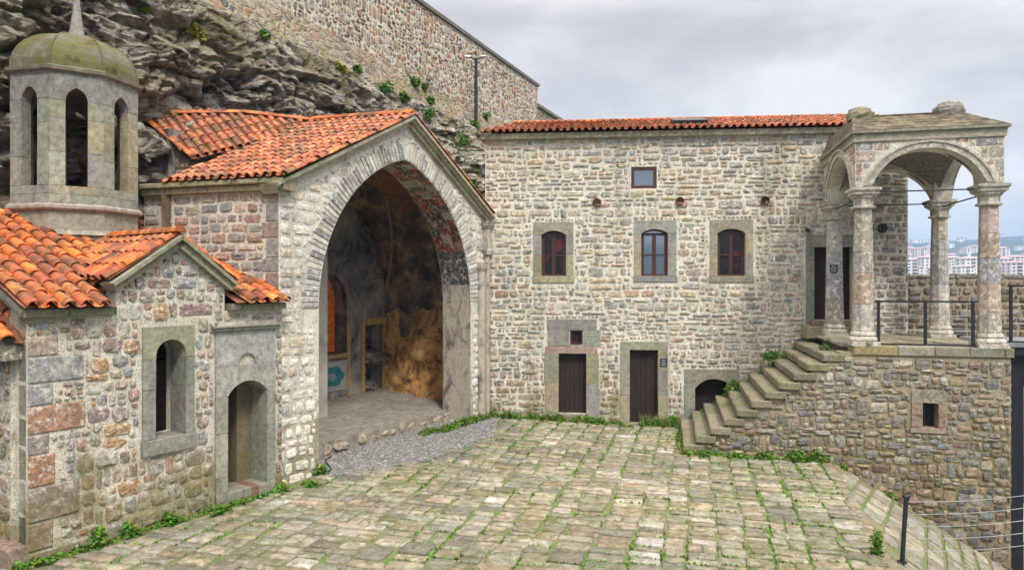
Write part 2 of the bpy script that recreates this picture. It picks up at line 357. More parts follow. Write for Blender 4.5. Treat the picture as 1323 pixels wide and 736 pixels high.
def stone(mb, F, u0, u1, v0, v1, w, bulge, mat, col, rnd=.5, jitter=.12, n=12):
    cu, cv = (u0 + u1) / 2, (v0 + v1) / 2; hu, hv = (u1 - u0) / 2, (v1 - v0) / 2
    ring = []; n = 12; m_ = min(hu, hv); rx = min(hu * .5, m_ * (.35 + .55 * rnd)); ry = min(hv * .75, m_ * (.35 + .45 * rnd)); jx, jy = hu * jitter, hv * jitter * 1.6
    skew = U_(-.5, .5) * jitter * 2
    for sx_, sy_ in ((1, 1), (-1, 1), (-1, -1), (1, -1)):
        kx, ky = 1 - U_(0, jitter) * 1.2, 1 - U_(0, jitter) * 1.5; a_, b_ = U_(.25, 1.1) * rx, U_(.25, 1.1) * ry
        X, Y = sx_ * hu * kx, sy_ * hv * ky
        p1, p2 = (X, Y - sy_ * b_), (X - sx_ * a_, Y)
        pm = (sx_ * hu * (1 - U_(0, jitter)), U_(-.2, .2) * hv) if sx_ == sy_ else (U_(-.3, .3) * hu, sy_ * hv * (1 - U_(0, jitter * 1.3)))
        if sx_ == sy_: ring += [pm, p1, p2]
        else: ring += [pm, p2, p1]
    ring = [(cu + x + skew * y * .5, cv + y) for x, y in ring]
    m = min(hu, hv); b2 = bulge * U_(.5, 1.2)
    k1 = 1 - min(.45, .028 / max(hu, .03)); k2 = 1 - min(.45, .028 / max(hv, .03))
    tu, tv = U_(-.3, .3), U_(-.3, .3)
    P = [F.p(u, v, w - .015) for u, v in ring]
    P += [F.p(cu + (u - cu) * (k1 * .35 + .65), cv + (v - cv) * (k2 * .35 + .65), w + b2 * U_(.45, .85)) for u, v in ring]
    P += [F.p(cu + (u - cu) * k1 * U_(.62, .95), cv + (v - cv) * k2 * U_(.62, .95), w + b2 * (U_(.75, 1.2) + tu * (u - cu) / hu * .5 + tv * (v - cv) / hv * .5)) for u, v in ring]
    P.append(F.p(cu + U_(-.35, .35) * hu, cv + U_(-.35, .35) * hv, w + b2 * U_(.8, 1.45)))
    fs = []
    for r in range(2):
        for i in range(n):
            j = (i + 1) % n; fs.append((r * n + i, r * n + j, (r + 1) * n + j, (r + 1) * n + i))
    for i in range(n): fs.append((2 * n + i, 2 * n + (i + 1) % n, 3 * n))
    mb.add(P, fs, mat, col, False)

def masonry(mb, F, u0, u1, v0, v1, ok, pal, rh=(.13, .21), sw=(.16, .46), gap=.028, bulge=.03, w=0.0, mat=1, rnd=.45, jitter=.12, wav=.03, palf=None, small=.35, n=12):
    v = v0; row = 0
    def emit(a, b, c, d, depth=0):
        if b - a < .05 or d - c < .04: return
        pts = [(a, c), (b, c), (a, d), (b, d), ((a + b) / 2, (c + d) / 2), ((a + b) / 2, c), ((a + b) / 2, d)]
        k = sum(1 for p in pts if ok(*p))
        if k == len(pts):
            g = gap * U_(.6, 1.5) / 2
            P_ = palf((a + b) / 2, (c + d) / 2) if palf else pal
            if small and depth == 0 and (b - a) > .2 and (d - c) > .15 and R() < small * .4:
                mdl = (c + d) / 2 + U_(-.02, .02); ww = a + (b - a) * U_(.4, .7)
                stone(mb, F, a + g, ww - g, c + g, d - g, w, bulge, mat, jit(random.choice(P_)), rnd, jitter, n)
                stone(mb, F, ww + g, b - g, c + g, mdl - g / 2, w, bulge * .7, mat, jit(random.choice(P_)), rnd, jitter, n)
                stone(mb, F, ww + g, b - g, mdl + g / 2, d - g, w, bulge * .7, mat, jit(random.choice(P_)), rnd, jitter, n)
            else:
                stone(mb, F, a + g, b - g, c + g, d - g, w, bulge, mat, jit(random.choice(P_)), rnd, jitter, n)
        elif k and depth < 3:
            if (b - a) > (d - c): m_ = (a + b) / 2; emit(a, m_, c, d, depth + 1); emit(m_, b, c, d, depth + 1)
            else: m_ = (c + d) / 2; emit(a, b, c, m_, depth + 1); emit(a, b, m_, d, depth + 1)
    while v < v1 - .05:
        h = min(U_(*rh), v1 - v);
        if v1 - v - h < .07: h = v1 - v
        u = u0 - U_(0, sw[0]) if u0 > -1e8 else u0
        while u < u1:
            l = U_(*sw) * (1.0 if R() > .12 else 1.4)
            a, b = max(u, u0), min(u + l, u1)
            cl_ = lambda vv: wav * 1.3 * noise.noise(V(((a + b) * .55, vv * 2.3, u0))) + wav * .8 * noise.noise(V(((a + b) * 1.7, vv * 3.1, u0 + 7)))
            lo, hi = v + cl_(v), v + h + cl_(v + h)
            if hi - lo < .07: u += l; continue
            emit(a, b, max(lo, v0), min(hi, v1))
            u += l
        v += h; row += 1

def arch(u0, u1, vs, rise, kind='seg', n=12):
    """arch curve from the right springing over to the left one"""
    c = (u0 + u1) / 2; a = (u1 - u0) / 2; P = []
    if kind == 'seg':
        r = (a * a + rise * rise) / (2 * rise); h = vs + rise - r; t0 = math.atan2(vs - h, a)
        for i in range(n + 1):
            t = t0 + (math.pi - 2 * t0) * i / n; P.append((c + r * math.cos(t), h + r * math.sin(t)))
    else:
        r = (a * a + rise * rise) / (2 * a); k = n // 2; te = math.atan2(rise, r - a if r > a else 1e-6); te = math.acos(max(-1, min(1, (r - a) / r)))
        for i in range(k + 1):
            t = te * i / k; P.append((u1 - r + r * math.cos(t), vs + r * math.sin(t)))
        for i in range(1, k + 1):
            t = te * (1 - i / k); P.append((u0 + r - r * math.cos(t), vs + r * math.sin(t)))
    return P
def opening(u0, u1, v0, vs, rise, kind='seg', n=12):
    return [(u0, v0), (u1, v0)] + (arch(u0, u1, vs, rise, kind, n) if rise > 0 else [(u1, vs), (u0, vs)])
def inpoly(poly, x, y):
    c = False; n = len(poly)
    for i in range(n):
        x1, y1 = poly[i]; x2, y2 = poly[i - 1]
        if (y1 > y) != (y2 > y) and x < (x2 - x1) * (y - y1) / (y2 - y1) + x1: c = not c
    return c
def rect(u0, u1, v0, v1): return [(u0, v0), (u1, v0), (u1, v1), (u0, v1)]

TILEC = [(.66, .16, .03), (.72, .20, .04), (.58, .13, .03), (.72, .24, .07), (.52, .12, .035), (.62, .17, .05), (.42, .11, .05)]
def tiles(mb, O, Ud, Vd, Lu, Lv, ok=None, pitch=.22, expo=.36, mat=0, cols=TILEC, thick=True, dark=.12):
    O = V(O); Ud = V(Ud).normalized(); Vd = V(Vd).normalized(); N = Ud.cross(Vd)
    if N.z < 0: N = -N
    nu = max(1, round(Lu / pitch)); pitch = Lu / nu; nv = math.ceil(Lv / expo)
    for i in range(nu):
        for j in range(nv):
            for kind in (0, 1):
                uc = (i + .5 + (.5 if kind else 0)) * pitch
                if kind and i == nu - 1: continue
                v0 = j * expo + U_(-.02, .02) + (U_(-.06, .0) if R() < .04 else 0) + (-.03 if kind else 0); v1 = v0 + expo * 1.18
                if j == nv - 1: v1 = min(v1, Lv)
                if ok and not ok(uc, (v0 + v1) / 2): continue
                c = jit(random.choice(cols), .2)
                if R() < dark: c = tuple(x * U_(.4, .7) for x in c)
                uo = U_(-.012, .012); P = []; n = 6
                if kind == 0:
                    r0, r1, h0, h1 = pitch * .37, pitch * .30, .030, .012
                    for v_, r_, h_ in ((v0, r0, h0), (v1, r1, h1)):
                        for k in range(n + 1):
                            t = math.pi * k / n; P.append(O + Ud * (uc + uo + r_ * math.cos(t)) + Vd * v_ + N * (h_ + r_ * math.sin(t) * .95))
                    mb.add(P, [(k, k + 1, n + 2 + k, n + 1 + k) for k in range(n)], mat, c, True)
                    Q = []
                    for r_ in (r0, r0 - .016):
                        for k in range(n + 1):
                            t = math.pi * k / n; Q.append(O + Ud * (uc + uo + r_ * math.cos(t)) + Vd * (v0 - .001) + N * (h0 + r_ * math.sin(t) * .95))
                    mb.add(Q, [(k, k + 1, n + 2 + k, n + 1 + k) for k in range(n)], mat, tuple(x * 1.1 for x in c))
                    Q2 = [q + Vd * .12 for q in Q[n + 1:]]
                    mb.add(Q[n + 1:] + Q2, [(k, k + 1, n + 2 + k, n + 1 + k) for k in range(n)], mat, c, True)
                else:
                    n = 4; r_ = pitch * .34
                    for v_, h_ in ((v0, .028), (v1, .010)):
                        for k in range(n + 1):
                            t = math.pi * k / n; P.append(O + Ud * (uc + uo + r_ * math.cos(t)) + Vd * v_ + N * (h_ + .02 - r_ * math.sin(t) * .45))
                    mb.add(P, [(k, k + 1, n + 2 + k, n + 1 + k) for k in range(n)], mat, tuple(x * .8 for x in c), True)
def ridge(mb, a, b, r=.11, step=.36, up=.05, mat=0, cols=TILEC):
    a, b = V(a), V(b); L = (b - a).length; d = (b - a).normalized(); s_ = d.cross(V((0, 0, 1))).normalized(); n = max(1, int(L / step)); st = L / n
    for i in range(n):
        c = jit(random.choice(cols), .2); P = []
        for v_, k_ in ((i * st, 1.08), ((i + 1.12) * st, .9)):
            for k in range(7):
                t = math.pi * k / 6; P.append(a + d * min(v_, L) + s_ * math.cos(t) * r * k_ + V((0, 0, up + math.sin(t) * r * k_ * .9)))
        mb.add(P, [(k, k + 1, 8 + k, 7 + k) for k in range(6)], mat, c, True)
        mb.add(P[:7], [tuple(range(7))], mat, tuple(x * .5 for x in c))

GREENS = [(.16, .24, .03), (.20, .20, .06), (.05, .17, .012), (.08, .26, .02), (.035, .12, .012), (.11, .30, .03), (.06, .21, .03)]
def leaves(mb, c, rx, ry, rz, n, size=.04, cols=GREENS, flat=False):
    c = V(c)
    for _ in range(n):
        while True:
            p = V((U_(-1, 1), U_(-1, 1), U_(0 if flat else -.4, 1)))
            if p.length < 1: break
        p = p * (p.length ** -.3 if p.length > .05 else 1)
        q = c + V((p.x * rx, p.y * ry, p.z * rz)); s_ = size * U_(.6, 1.4)
        a = V((U_(-1, 1), U_(-1, 1), U_(-.3, .6))).normalized(); b = a.cross(V((U_(-1, 1), U_(-1, 1), U_(.2, 1)))).normalized()
        mb.add([q - a * s_, q + b * s_ * .55, q + a * s_, q - b * s_ * .55], [(0, 1, 2, 3)], 0, jit(random.choice(cols), .2))

# ------------------------------------------------------------------ plan of the place
FB = Fr((-.8, 20.45, 0), (1, -.09))                  # front of the long back building
FT = Fr((4.6, 16.6, 0), (.9735, -.2288))             # terrace and stair front
FA = Fr((-4.75, 13.9, 0), (.522, .853))              # gabled front of the vaulted hall
FC = Fr((-7.09, 9.99, 0), (.545, .838))              # chapel front
FE = Fr((-7.09, 9.99, 0), (.838, -.545))             # chapel end wall (u negative to the left)
FS = Fr((-4.75, 13.9, 0), (.9585, -.285))            # side wall of the vaulted hall (u negative to the left)
ED = V((.287, .958)).normalized(); EP = V((7.24, 15.26)); EQ = V((ED.y, -ED.x))
def perp(x, y): return (V((x, y)) - EP).dot(EQ)
def sst(t): t = max(0, min(1, t)); return t * t * (3 - 2 * t)
def gh(x, y):
    g = .17 * sst((y - 13) / 7) * sst((4 - x) / 5)
    d = perp(x, y)
    if d > 0: g -= .61 * d
    return g

# ------------------------------------------------------------------ ground and paving
mb = MB()
nu, nv = 60, 60
P = []
for i in range(nu + 1):
    d = -20 + 20 * i / 40 if i <= 40 else (i - 40) / 20 * 8
    for j in range(nv + 1):
        a = -14 + 24 * j / nv
        q = EP + EQ * d + ED * a
        P.append(V((q.x, q.y, gh(q.x, q.y) - .012)))
mb.add(P, [(i * (nv + 1) + j, (i + 1) * (nv + 1) + j, (i + 1) * (nv + 1) + j + 1, i * (nv + 1) + j + 1) for i in range(nu) for j in range(nv)], smooth=True)
mb.build('ground', M['joint'], kind='structure')

FG = Fr((0, 0, 0), (1, 0))
def back_y(x): return 20.45 - .09 * (x + .8)
def left_of_front(x, y):   # signed distance in front of the chapel/hall line
    return (V((x, y, 0)) - FC.o).dot(FC.N)
def stairzone(x, y):
    q = V((x, y, 0)) - FT.o; u, w = q.dot(FT.U), q.dot(FT.N)
    return u > -.38 and w < .0
def gravel_zone(x, y):
    q = V((x, y, 0)) - FA.o; u, w = q.dot(FA.U), q.dot(FA.N)
    e = .55 + .95 * sst((u - 1.0) / 2.5) * (1 - sst((u - 5.6) / 2.2)) + .18 * noise.noise(V((x, y, 0)) * 1.3)
    return .95 < u < 7.9 and w < e
def paver(mb, q, a, b, w_, l_, zf, col, tilt=.008, g=.011):
    n = 10; ring = []
    for i in range(n):
        t = 2 * math.pi * (i + .5) / n; c_, s_ = math.cos(t), math.sin(t)
        x = math.copysign(abs(c_) ** .28, c_) * (w_ / 2 - g) * U_(.90, 1.02); y = math.copysign(abs(s_) ** .28, s_) * (l_ / 2 - g) * U_(.90, 1.02)
        ring.append((x, y))
    t1, t2, h = U_(-tilt, tilt), U_(-tilt, tilt), U_(.008, .030); P = []
    for k, dz in ((1, -.05), (1, h - .008), (.955, h)):
        for x, y in ring:
            X = q + a * x * k + b * y * k; P.append(V((X.x, X.y, zf(X.x, X.y) + dz + t1 * x / w_ * 2 + t2 * y / l_ * 2)))
    X = q; P.append(V((X.x, X.y, zf(X.x, X.y) + h + U_(-.004, .003))))
    fs = [(r * n + i, r * n + (i + 1) % n, (r + 1) * n + (i + 1) % n, (r + 1) * n + i) for r in range(2) for i in range(n)] + [(2 * n + i, 2 * n + (i + 1) % n, 3 * n) for i in range(n)]
    mb.add(P, fs, 0, col, True)
    return ring
pb = MB(); PD = V((.262, .965)).normalized(); PQ = V((PD.y, -PD.x)); tufts = []
o = -17.0
while o < 5.5:
    w_ = U_(.34, .60)
    a = -9.5 + U_(0, .3)
    while a < 9:
        l_ = U_(.17, .36) if R() > .12 else U_(.36, .55)
        q = EP + PQ * (o + w_ / 2) + PD * (a + l_ / 2)
        q2 = V((q.x + .10 * noise.noise(V((a * .35, o * .4, 1))), q.y + .16 * noise.noise(V((a * .4, o * .5, 6)))))
        if perp(q.x, q.y) < -.20 and left_of_front(q.x, q.y) > .06 and q.y < back_y(q.x) - .16 and not stairzone(q.x, q.y) and not gravel_zone(q.x, q.y) and q.y > 5:
            c = jit(random.choice(PAL_PAVE), .16)
            if R() < .04: c = jit((.50, .47, .42))
            if R() < .003: c = (.52, .38, .31)
            k = noise.noise(V((q.x * .35, q.y * .35, 3)))
            c = tuple(x * (1 + .25 * k) for x in c)
            if R() < .22 and w_ > .45:
                for sg in (-1, 1): paver(pb, q2 + PQ * sg * w_ / 4, PQ, PD, w_ / 2, l_, gh, jit(c, .06))
            else: ws = U_(-.05, .05); paver(pb, q2 + PQ * ws, PQ, PD, w_ * U_(.92, 1.1), l_, gh, c)
            gk = noise.noise(V((q.x * .45, q.y * .45, 9))) + .24 + .22 * sst((q.x + 1) / 6)
            if R() < max(0, gk * 1.3): tufts.append((q2 + PQ * w_ / 2, PD, l_))
            if R() < max(0, gk * .6): tufts.append((q2 + PD * l_ / 2, PQ, w_))
        a += l_
    o += w_
# kerb row along the drop
a = -9.5
while a < .6:
    l_ = U_(.5, .9); q = EP + EQ * -.13 + ED * (a + l_ / 2); paver(pb, q, EQ, ED, .26, l_, gh, jit((.33, .28, .21)), .004, .006); a += l_
pb.build('courtyard_paving', M['paver'], kind='structure')
# ramp falling away on the right
rb = MB(); RD = V((.52, .854)).normalized(); RQ = V((RD.y, -RD.x)); o = -7
while o < 6:
    w_ = U_(.26, .42); a = -13 + U_(0, .6)
    while a < 6:
        l_ = U_(.6, 1.1); q = EP + RQ * (o + w_ / 2) + RD * (a + l_ / 2)
        qt = V((q.x, q.y, 0)) - FT.o
        if perp(q.x, q.y) > .0 and qt.dot(FT.N) > .30 and perp(q.x, q.y) < 7: paver(rb, q, RQ, RD, w_, l_, gh, jit(random.choice([(.36, .34, .29), (.31, .29, .25), (.40, .37, .30)]), .14), .01, .02)
        a += l_
    o += w_
u = 2.9
while u < 8:
    l_ = U_(.4, .8); q3 = FT.p(u + l_ / 2, 0, .2); paver(rb, V((q3.x, q3.y)), V((FT.U.x, FT.U.y)), V((-FT.N.x, -FT.N.y)), l_, .3, gh, jit((.27, .23, .13)), .01, .006); u += l_
rb.build('ramp_paving', M['paver'], kind='structure')
# grass in the joints
gb = MB()
for q, d, l_ in tufts:
    for _ in range(int(26 * l_ * U_(.3, 1.6))):
        t = U_(-.5, .5) * l_; x, y = q.x + d.x * t + U_(-.02, .02), q.y + d.y * t + U_(-.02, .02)
        z = gh(x, y); h = U_(.02, .055); an = U_(0, 6.28); s_ = U_(.012, .028)
        a_, b_ = V((math.cos(an) * s_, math.sin(an) * s_, 0)), V((-math.sin(an) * s_ * U_(.2, 1.4), math.cos(an) * s_, h))
        c_ = V((x, y, z)); gb.add([c_ - a_, c_ + a_, c_ + b_ + a_ * .3, c_ + b_ - a_ * .4], [(0, 1, 2, 3)], 0, jit(random.choice([(.10, .26, .015), (.07, .19, .012), (.14, .30, .03)]), .2))
gb.build('joint_grass', M['leaf'], kind='stuff', label='short bright green grass growing in the joints of the paving', category='grass')
# gravel in front of the hall
vb = MB()
for _ in range(11000):
    u, w = U_(.95, 7.9), U_(-.9, 2.3); q = FA.p(u, 0, w)
    if w > 0 and not gravel_zone(q.x, q.y) and (R() > .25 or not gravel_zone(*(q - FA.N * (R() ** 2 * .9)).xy)): continue
    if w < -.0 and (u < 1.1 or u > 6.8): continue
    r = U_(.015, .035); z = gh(q.x, q.y) + (.008 if gravel_zone(q.x, q.y) else .024); c = jit(random.choice([(.20, .205, .21), (.26, .265, .265), (.14, .145, .15), (.34, .34, .33)]))
    an = U_(0, 6.28); P = [V((q.x + math.cos(an + k * 1.57) * r * U_(.7, 1.1), q.y + math.sin(an + k * 1.57) * r * U_(.7, 1.1), z)) for k in range(4)] + [V((q.x, q.y, z + r * U_(.5, .9)))]
    vb.add(P, [(0, 1, 4), (1, 2, 4), (2, 3, 4), (3, 0, 4)], 0, c)
P = []
nn_ = 40
for i in range(nn_ + 1):
    u = .95 + 6.95 * i / nn_
    for w in (-1.0, -.3, .2, .5 + .9 * sst((u - 1.0) / 2.5) * (1 - sst((u - 5.6) / 2.2))):
        q = FA.p(u, 0, w); P.append(V((q.x, q.y, gh(q.x, q.y) + .006)))
vb.add(P, [(i * 4 + j, i * 4 + j + 1, i * 4 + j + 5, i * 4 + j + 4) for i in range(nn_) for j in range(3)], 0, (.17, .17, .165))
vb.build('gravel', M['pebble'], kind='stuff', label='grey gravel strip spread in front of the great arch', category='gravel')

# ------------------------------------------------------------------ generic bits of buildings
def surround(parent, F, U0, U1, Z0, Z1, u0, u1, z0, zs, rise, name='door_surround', kind='seg', proud=.025, depth=.28, cuts=(.5,), sill=0, pal=PAL_ASH, mat=None):
    b = MB(); g = .003
    def blk(a, b_, c, d): b.box(F, a + g, b_ - g, c + g, d - g, -depth, proud + U_(-.004, .004), 0, jit(random.choice(pal), .1), .006)
    if Z0 < z0 - .02: b.box(F, U0 - .02, U1 + .02, Z0, z0 - g, -depth, proud + (sill or .0) + .01, 0, jit(random.choice(pal), .1), .008); lo = z0
    else: lo = Z0
    cc = [lo] + [lo + (zs - lo) * k for k in cuts] + [zs]
    for i in range(len(cc) - 1): blk(U0, u0, cc[i], cc[i + 1]); blk(u1, U1, cc[i], cc[i + 1])
    if rise > 0:
        A = arch(u0, u1, zs, rise, kind, 14)
        poly = [(U0 + g, zs + g), (u0, zs + g)] + A[::-1][1:-1] + [(u1, zs + g), (U1 - g, zs + g), (U1 - g, Z1), (U0 + g, Z1)]
        b.prism(F, poly, -depth, proud, 0, jit(random.choice(pal), .1))
    else: blk(U0, U1, zs, Z1)
    return b.build(name, mat or M['ashlar'], parent)
def window(parent, F, u0, u1, z0, zs, rise, w=-.16, bars=True, pane='dglass', name='window', fw=.05):
    b = MB(); out = opening(u0, u1, z0, zs, rise); n = len(out)
    cu, cz = (u0 + u1) / 2, (z0 + zs + rise) / 2
    inner = opening(u0 + fw, u1 - fw, z0 + fw, zs - (0 if rise > 0 else fw), max(0, rise - fw * .8) if rise > 0 else 0)
    b.slab(F, out, [inner], w - .03, w + .04)
    if rise > 0: b.box(F, u0 + fw, u1 - fw, zs - .05, zs + .02, w - .025, w + .035)
    if bars:
        b.box(F, cu - .025, cu + .025, z0 + fw, zs - .05, w - .02, w + .03)
        b.box(F, u0 + fw, u1 - fw, z0 + (zs - z0) * .5 - .02, z0 + (zs - z0) * .5 + .02, w - .018, w + .026)
        for s_ in (u0 + fw, u1 - fw - .03, cu - .055, cu + .025): b.box(F, s_, s_ + .03, z0 + fw, zs - .06, w - .022, w + .02)
    o = b.build(name, M['wood'], parent)
    p = MB(); p.slab(F, inner, [], w - .02, w - .005); p.build('pane', M[pane], o)
    return o

# ------------------------------------------------------------------ back building
BB = thing('stone_building', 'long two storey rubble stone building with red tiled eave at the back of the courtyard', 'building', (4.5, 20.2, 0))
uR = FB.px(1173, 300)[0]; ZT = 8.42
def bp(x, y): return FB.px(x, y)
UW = []   # upper windows: surround box, opening box
for (a, b_, c, d, e, f, g_, h) in ((689, 741, 287, 365, 699.5, 731, 298, 356.5), (819, 874, 285, 364, 828.5, 863, 296, 356.5), (917, 973, 284, 364.5, 927, 963, 295.5, 356.5)):
    U0, Z1 = bp(a, c); U1, Z0 = bp(b_, d); u0, zt = bp(e, g_); u1, z0 = bp(f, h); UW.append((U0, U1, Z0, Z1, u0, u1, z0, zt))
d1 = (*[bp(706.7, 412)[0], bp(771, 412)[0]], 0.0, bp(735, 412)[1], bp(721.7, 456.6)[0], bp(757.3, 456.6)[0], bp(735, 534)[1], bp(735, 456.6)[1])
sw1 = (bp(736.5, 0)[0], bp(753, 0)[0], bp(745, 445)[1], bp(745, 426.5)[1])
d2 = (bp(801.3, 0)[0], bp(862.6, 0)[0], 0.0, bp(830, 441)[1], bp(813.7, 0)[0], bp(850.3, 0)[0], .05, bp(830, 452)[1])
ar = (bp(883.9, 0)[0], bp(950, 0)[0], 0.0, bp(915, 477)[1], bp(898, 0)[0], bp(947, 0)[0], 0.0, bp(920, 502)[1], bp(920, 489)[1])
sw2 = (bp(815.5, 0)[0], bp(848.5, 0)[0], bp(830, 243.5)[1], bp(830, 215.5)[1])
d3 = (bp(1041, 0)[0], bp(1113, 0)[0], 3.0, bp(1070, 303)[1], bp(1052, 0)[0], bp(1101.5, 0)[0], bp(1070, 413)[1], bp(1070, 319)[1])
holes = []; blocks = []
for (U0, U1, Z0, Z1, u0, u1, z0, zt) in UW:
    blocks.append((U0, U1, Z0, Z1)); holes.append(opening(u0 - .002, u1 + .002, z0, zt - .13, .13))
for d in (d1, d2, d3):
    blocks.append((d[0], d[1], d[2], d[3])); holes.append(rect(d[4] - .002, d[5] + .002, max(d[6], .01) if d is not d3 else d[6], d[7]))
blocks.append((ar[0], ar[1], ar[2], ar[3])); holes.append(opening(ar[4] - .01, ar[5] + .01, .01, ar[7], ar[8] - ar[7] + .01))
holes.append(rect(sw1[0], sw1[1], sw1[2], sw1[3])); holes.append(rect(sw2[0], sw2[1], sw2[2], sw2[3])); blocks.append(sw2)
wb = MB(); wb.slab(FB, rect(0, uR, -1.0, ZT), holes, -.55, 0, 0)
def okB(u, v): return not any(a - .01 < u < b_ + .01 and c - .01 < v < d + .01 for a, b_, c, d in blocks)
PAL_BL = [(.30, .27, .21), (.26, .25, .23), (.34, .24, .17), (.22, .23, .22), (.38, .33, .25)]
def palB(u, v):
    if u > bp(1120, 0)[0]: return PAL_TERR  # shadow behind the portico put into the stones as a darker palette
    return PAL_BL if v < 1.2 + 1.0 * R() or (u < 1.2 and v < 5 and R() < .6) else PAL_BACK
masonry(wb, FB, .0, uR, -.05, ZT, okB, PAL_BACK, rh=(.12, .25), sw=(.15, .58), gap=.034, bulge=.036, palf=palB, rnd=.45, jitter=.13, wav=.07, small=.6)
wb.build('wall', [M['mortar'], M['stone_lime']], BB)
# return wall and back so that it is a closed block
wb = MB(); FR = Fr(FB.p(uR, 0, -.003), (.09, .996)); wb.slab(FR, [(0, -2), (5.5, -2), (5.5, ZT), (2.75, 9.45), (0, ZT)], [], -.5, 0, 0)
masonry(wb, FR, 0, 5.5, -1, ZT, lambda u, v: True, PAL_TERR, gap=.04, rh=(.16, .26), sw=(.2, .5)); 
FL = Fr(FB.p(.003, 0, -.0) + V((.09, .996, 0)) * 5.5, (-.09, -.996)); wb.slab(FL, [(0, -1), (5.497, -1), (5.497, ZT), (2.75, 9.45), (0, ZT)], [], -.5, 0, 0)
masonry(wb, FL, 0, 5.3, 5, ZT, lambda u, v: True, PAL_BACK, gap=.04, rh=(.16, .26), sw=(.2, .5))
wb.box(FB, 0.5, uR - .5, -1, ZT, -5.5, -5.2); wb.build('side_wall', [M['mortar_dirty'], M['stone']], BB)
cb = MB(); u = -.12
while u < uR + .1:
    l_ = min(U_(.5, 1.1), uR + .12 - u); cb.prism(FB, rect(u + .002, u + l_ - .002, ZT + .003, ZT + .17), -.5, .17, 0, jit((.44, .40, .30), .1), .01); u += l_
cb.build('cornice', M['stone_pale'], BB)
tb = MB(); eo = FB.p(-.25, ZT + .17, .32); up = (V((.09, .996, 0)).normalized() * 3.15 + V((0, 0, .98)))
tb.add([FB.p(-.2, ZT + .165, .26), FB.p(uR + .2, ZT + .165, .26), FB.p(uR + .2, ZT + 1.12, -2.8), FB.p(-.2, ZT + 1.12, -2.8)], [(0, 1, 2, 3)], 0, (.25, .09, .04))
tb.add([FB.p(-.2, ZT + .165, -5.9), FB.p(uR + .2, ZT + .165, -5.9), FB.p(uR + .2, ZT + 1.12, -2.8), FB.p(-.2, ZT + 1.12, -2.8)], [(0, 1, 2, 3)], 0, (.25, .09, .04))
def okR(u, v): return u > v * .28 and not (5.9 < u < 6.9 and 1.1 < v < 1.9)
tiles(tb, eo, FB.U, up, uR + .5, 3.35, okR, pitch=.21, expo=.34, dark=.2, cols=[(.50, .12, .04), (.56, .16, .06), (.46, .10, .035), (.60, .20, .08)])
ridge(tb, FB.p(.6, ZT + 1.10, -2.8), FB.p(uR + .2, ZT + 1.10, -2.8)); tb.build('roof', M['tile'], BB)
sb = MB(); FK = Fr(eo, FB.U, up); sb.box(FK, 5.9, 6.9, 1.05, 1.9, -.1, .16); sb.build('skylight', M['iron'], BB)
for i, (U0, U1, Z0, Z1, u0, u1, z0, zt) in enumerate(UW):
    s_ = surround(BB, FB, U0, U1, Z0, Z1, u0, u1, z0, zt - .13, .13, 'window_surround', cuts=(.52,), depth=.3)
    window(BB, FB, u0, u1, z0, zt - .13, .13, -.13, pane='glass' if i == 1 else 'dglass', fw=.06)
o = window(BB, FB, *sw2, 0, -.06, False, 'glass', fw=.09)
o = window(BB, FB, *sw1, 0, -.1, False, 'dglass', fw=.05)
# door 1, with the slab over it that carries the little window
b = MB(); U0, U1, _, Z1, u0, u1, z0, zt = d1; g = .003; zl = bp(735, 447)[1]
zc = bp(735, 425.5)[1]
for a_ in ((U0, U1, zc, Z1), (U0 + .02, sw1[0] - .02, zl, zc), (sw1[1] + .02, U1 + .12, zl, zc), (U0 - .05, U1 + .02, zt, zl), (U0 - .08, u0, 1.2, zt), (U0 - .05, u0, -.1, 1.2), (u1, U1 + .06, 1.2, zt), (u1, U1 + .06, -.1, 1.2), (u0, u1, -.1, z0)):
    if a_[2] == zt: c = (.36, .27, .23)
    else: c = jit(random.choice(PAL_ASH), .1)
    b.box(FB, a_[0] + g, a_[1] - g, a_[2] + g, a_[3] - g, -.28, .025 + U_(-.004, .004), 0, c, .006)
b.box(FB, sw1[0] - .02, sw1[1] + .02, zl + g, sw1[2], -.28, .022, 0, PAL_ASH[1]); b.box(FB, sw1[0] - .02, sw1[1] + .02, sw1[3], zc - g, -.28, .022, 0, PAL_ASH[1])
b.build('door_surround', M['ashlar'], BB)
surround(BB, FB, d2[0], d2[1], -.1, d2[3], d2[4], d2[5], .04, d2[7], 0, cuts=(.38, .72))
surround(BB, FB, d3[0], d3[1], d3[2], d3[3], d3[4], d3[5], d3[6], d3[7], 0, cuts=(.4, .8), pal=[(.22, .25, .21), (.25, .27, .22)])
def doorleaf(u0, u1, z0, z1, w=-.2):
    b = MB(); k = 5; n_ = (u1 - u0 - .1) / k
    b.slab(FB, rect(u0 + .003, u1 - .003, z0, z1 - .003), [rect(u0 + .055, u1 - .055, z0 + .02, z1 - .06)], w - .04, w + .03)
    for i in range(k): b.box(FB, u0 + .05 + i * n_ + .004, u0 + .05 + (i + 1) * n_ - .004, z0 + .02, z1 - .05, w - .03, w + U_(.0, .008))
    o = b.build('door', M['darkdoor'], BB)
    h = MB(); h.tube(FB.p(u1 - .13, z0 + (z1 - z0) * .5, w), FB.p(u1 - .13, z0 + (z1 - z0) * .5, w + .06), .02); h.build('handle', M['iron'], o)
doorleaf(d1[4], d1[5], d1[6], d1[7]); doorleaf(d2[4], d2[5], .05, d2[7]); doorleaf(d3[4], d3[5], d3[6], d3[7], -.24)
surround(BB, FB, ar[0], ar[1] + .1, -.1, ar[3], ar[4], ar[5], -.1, ar[7], ar[8] - ar[7], 'arch_surround', cuts=(.5,), pal=[(.23, .26, .23), (.26, .27, .22)])
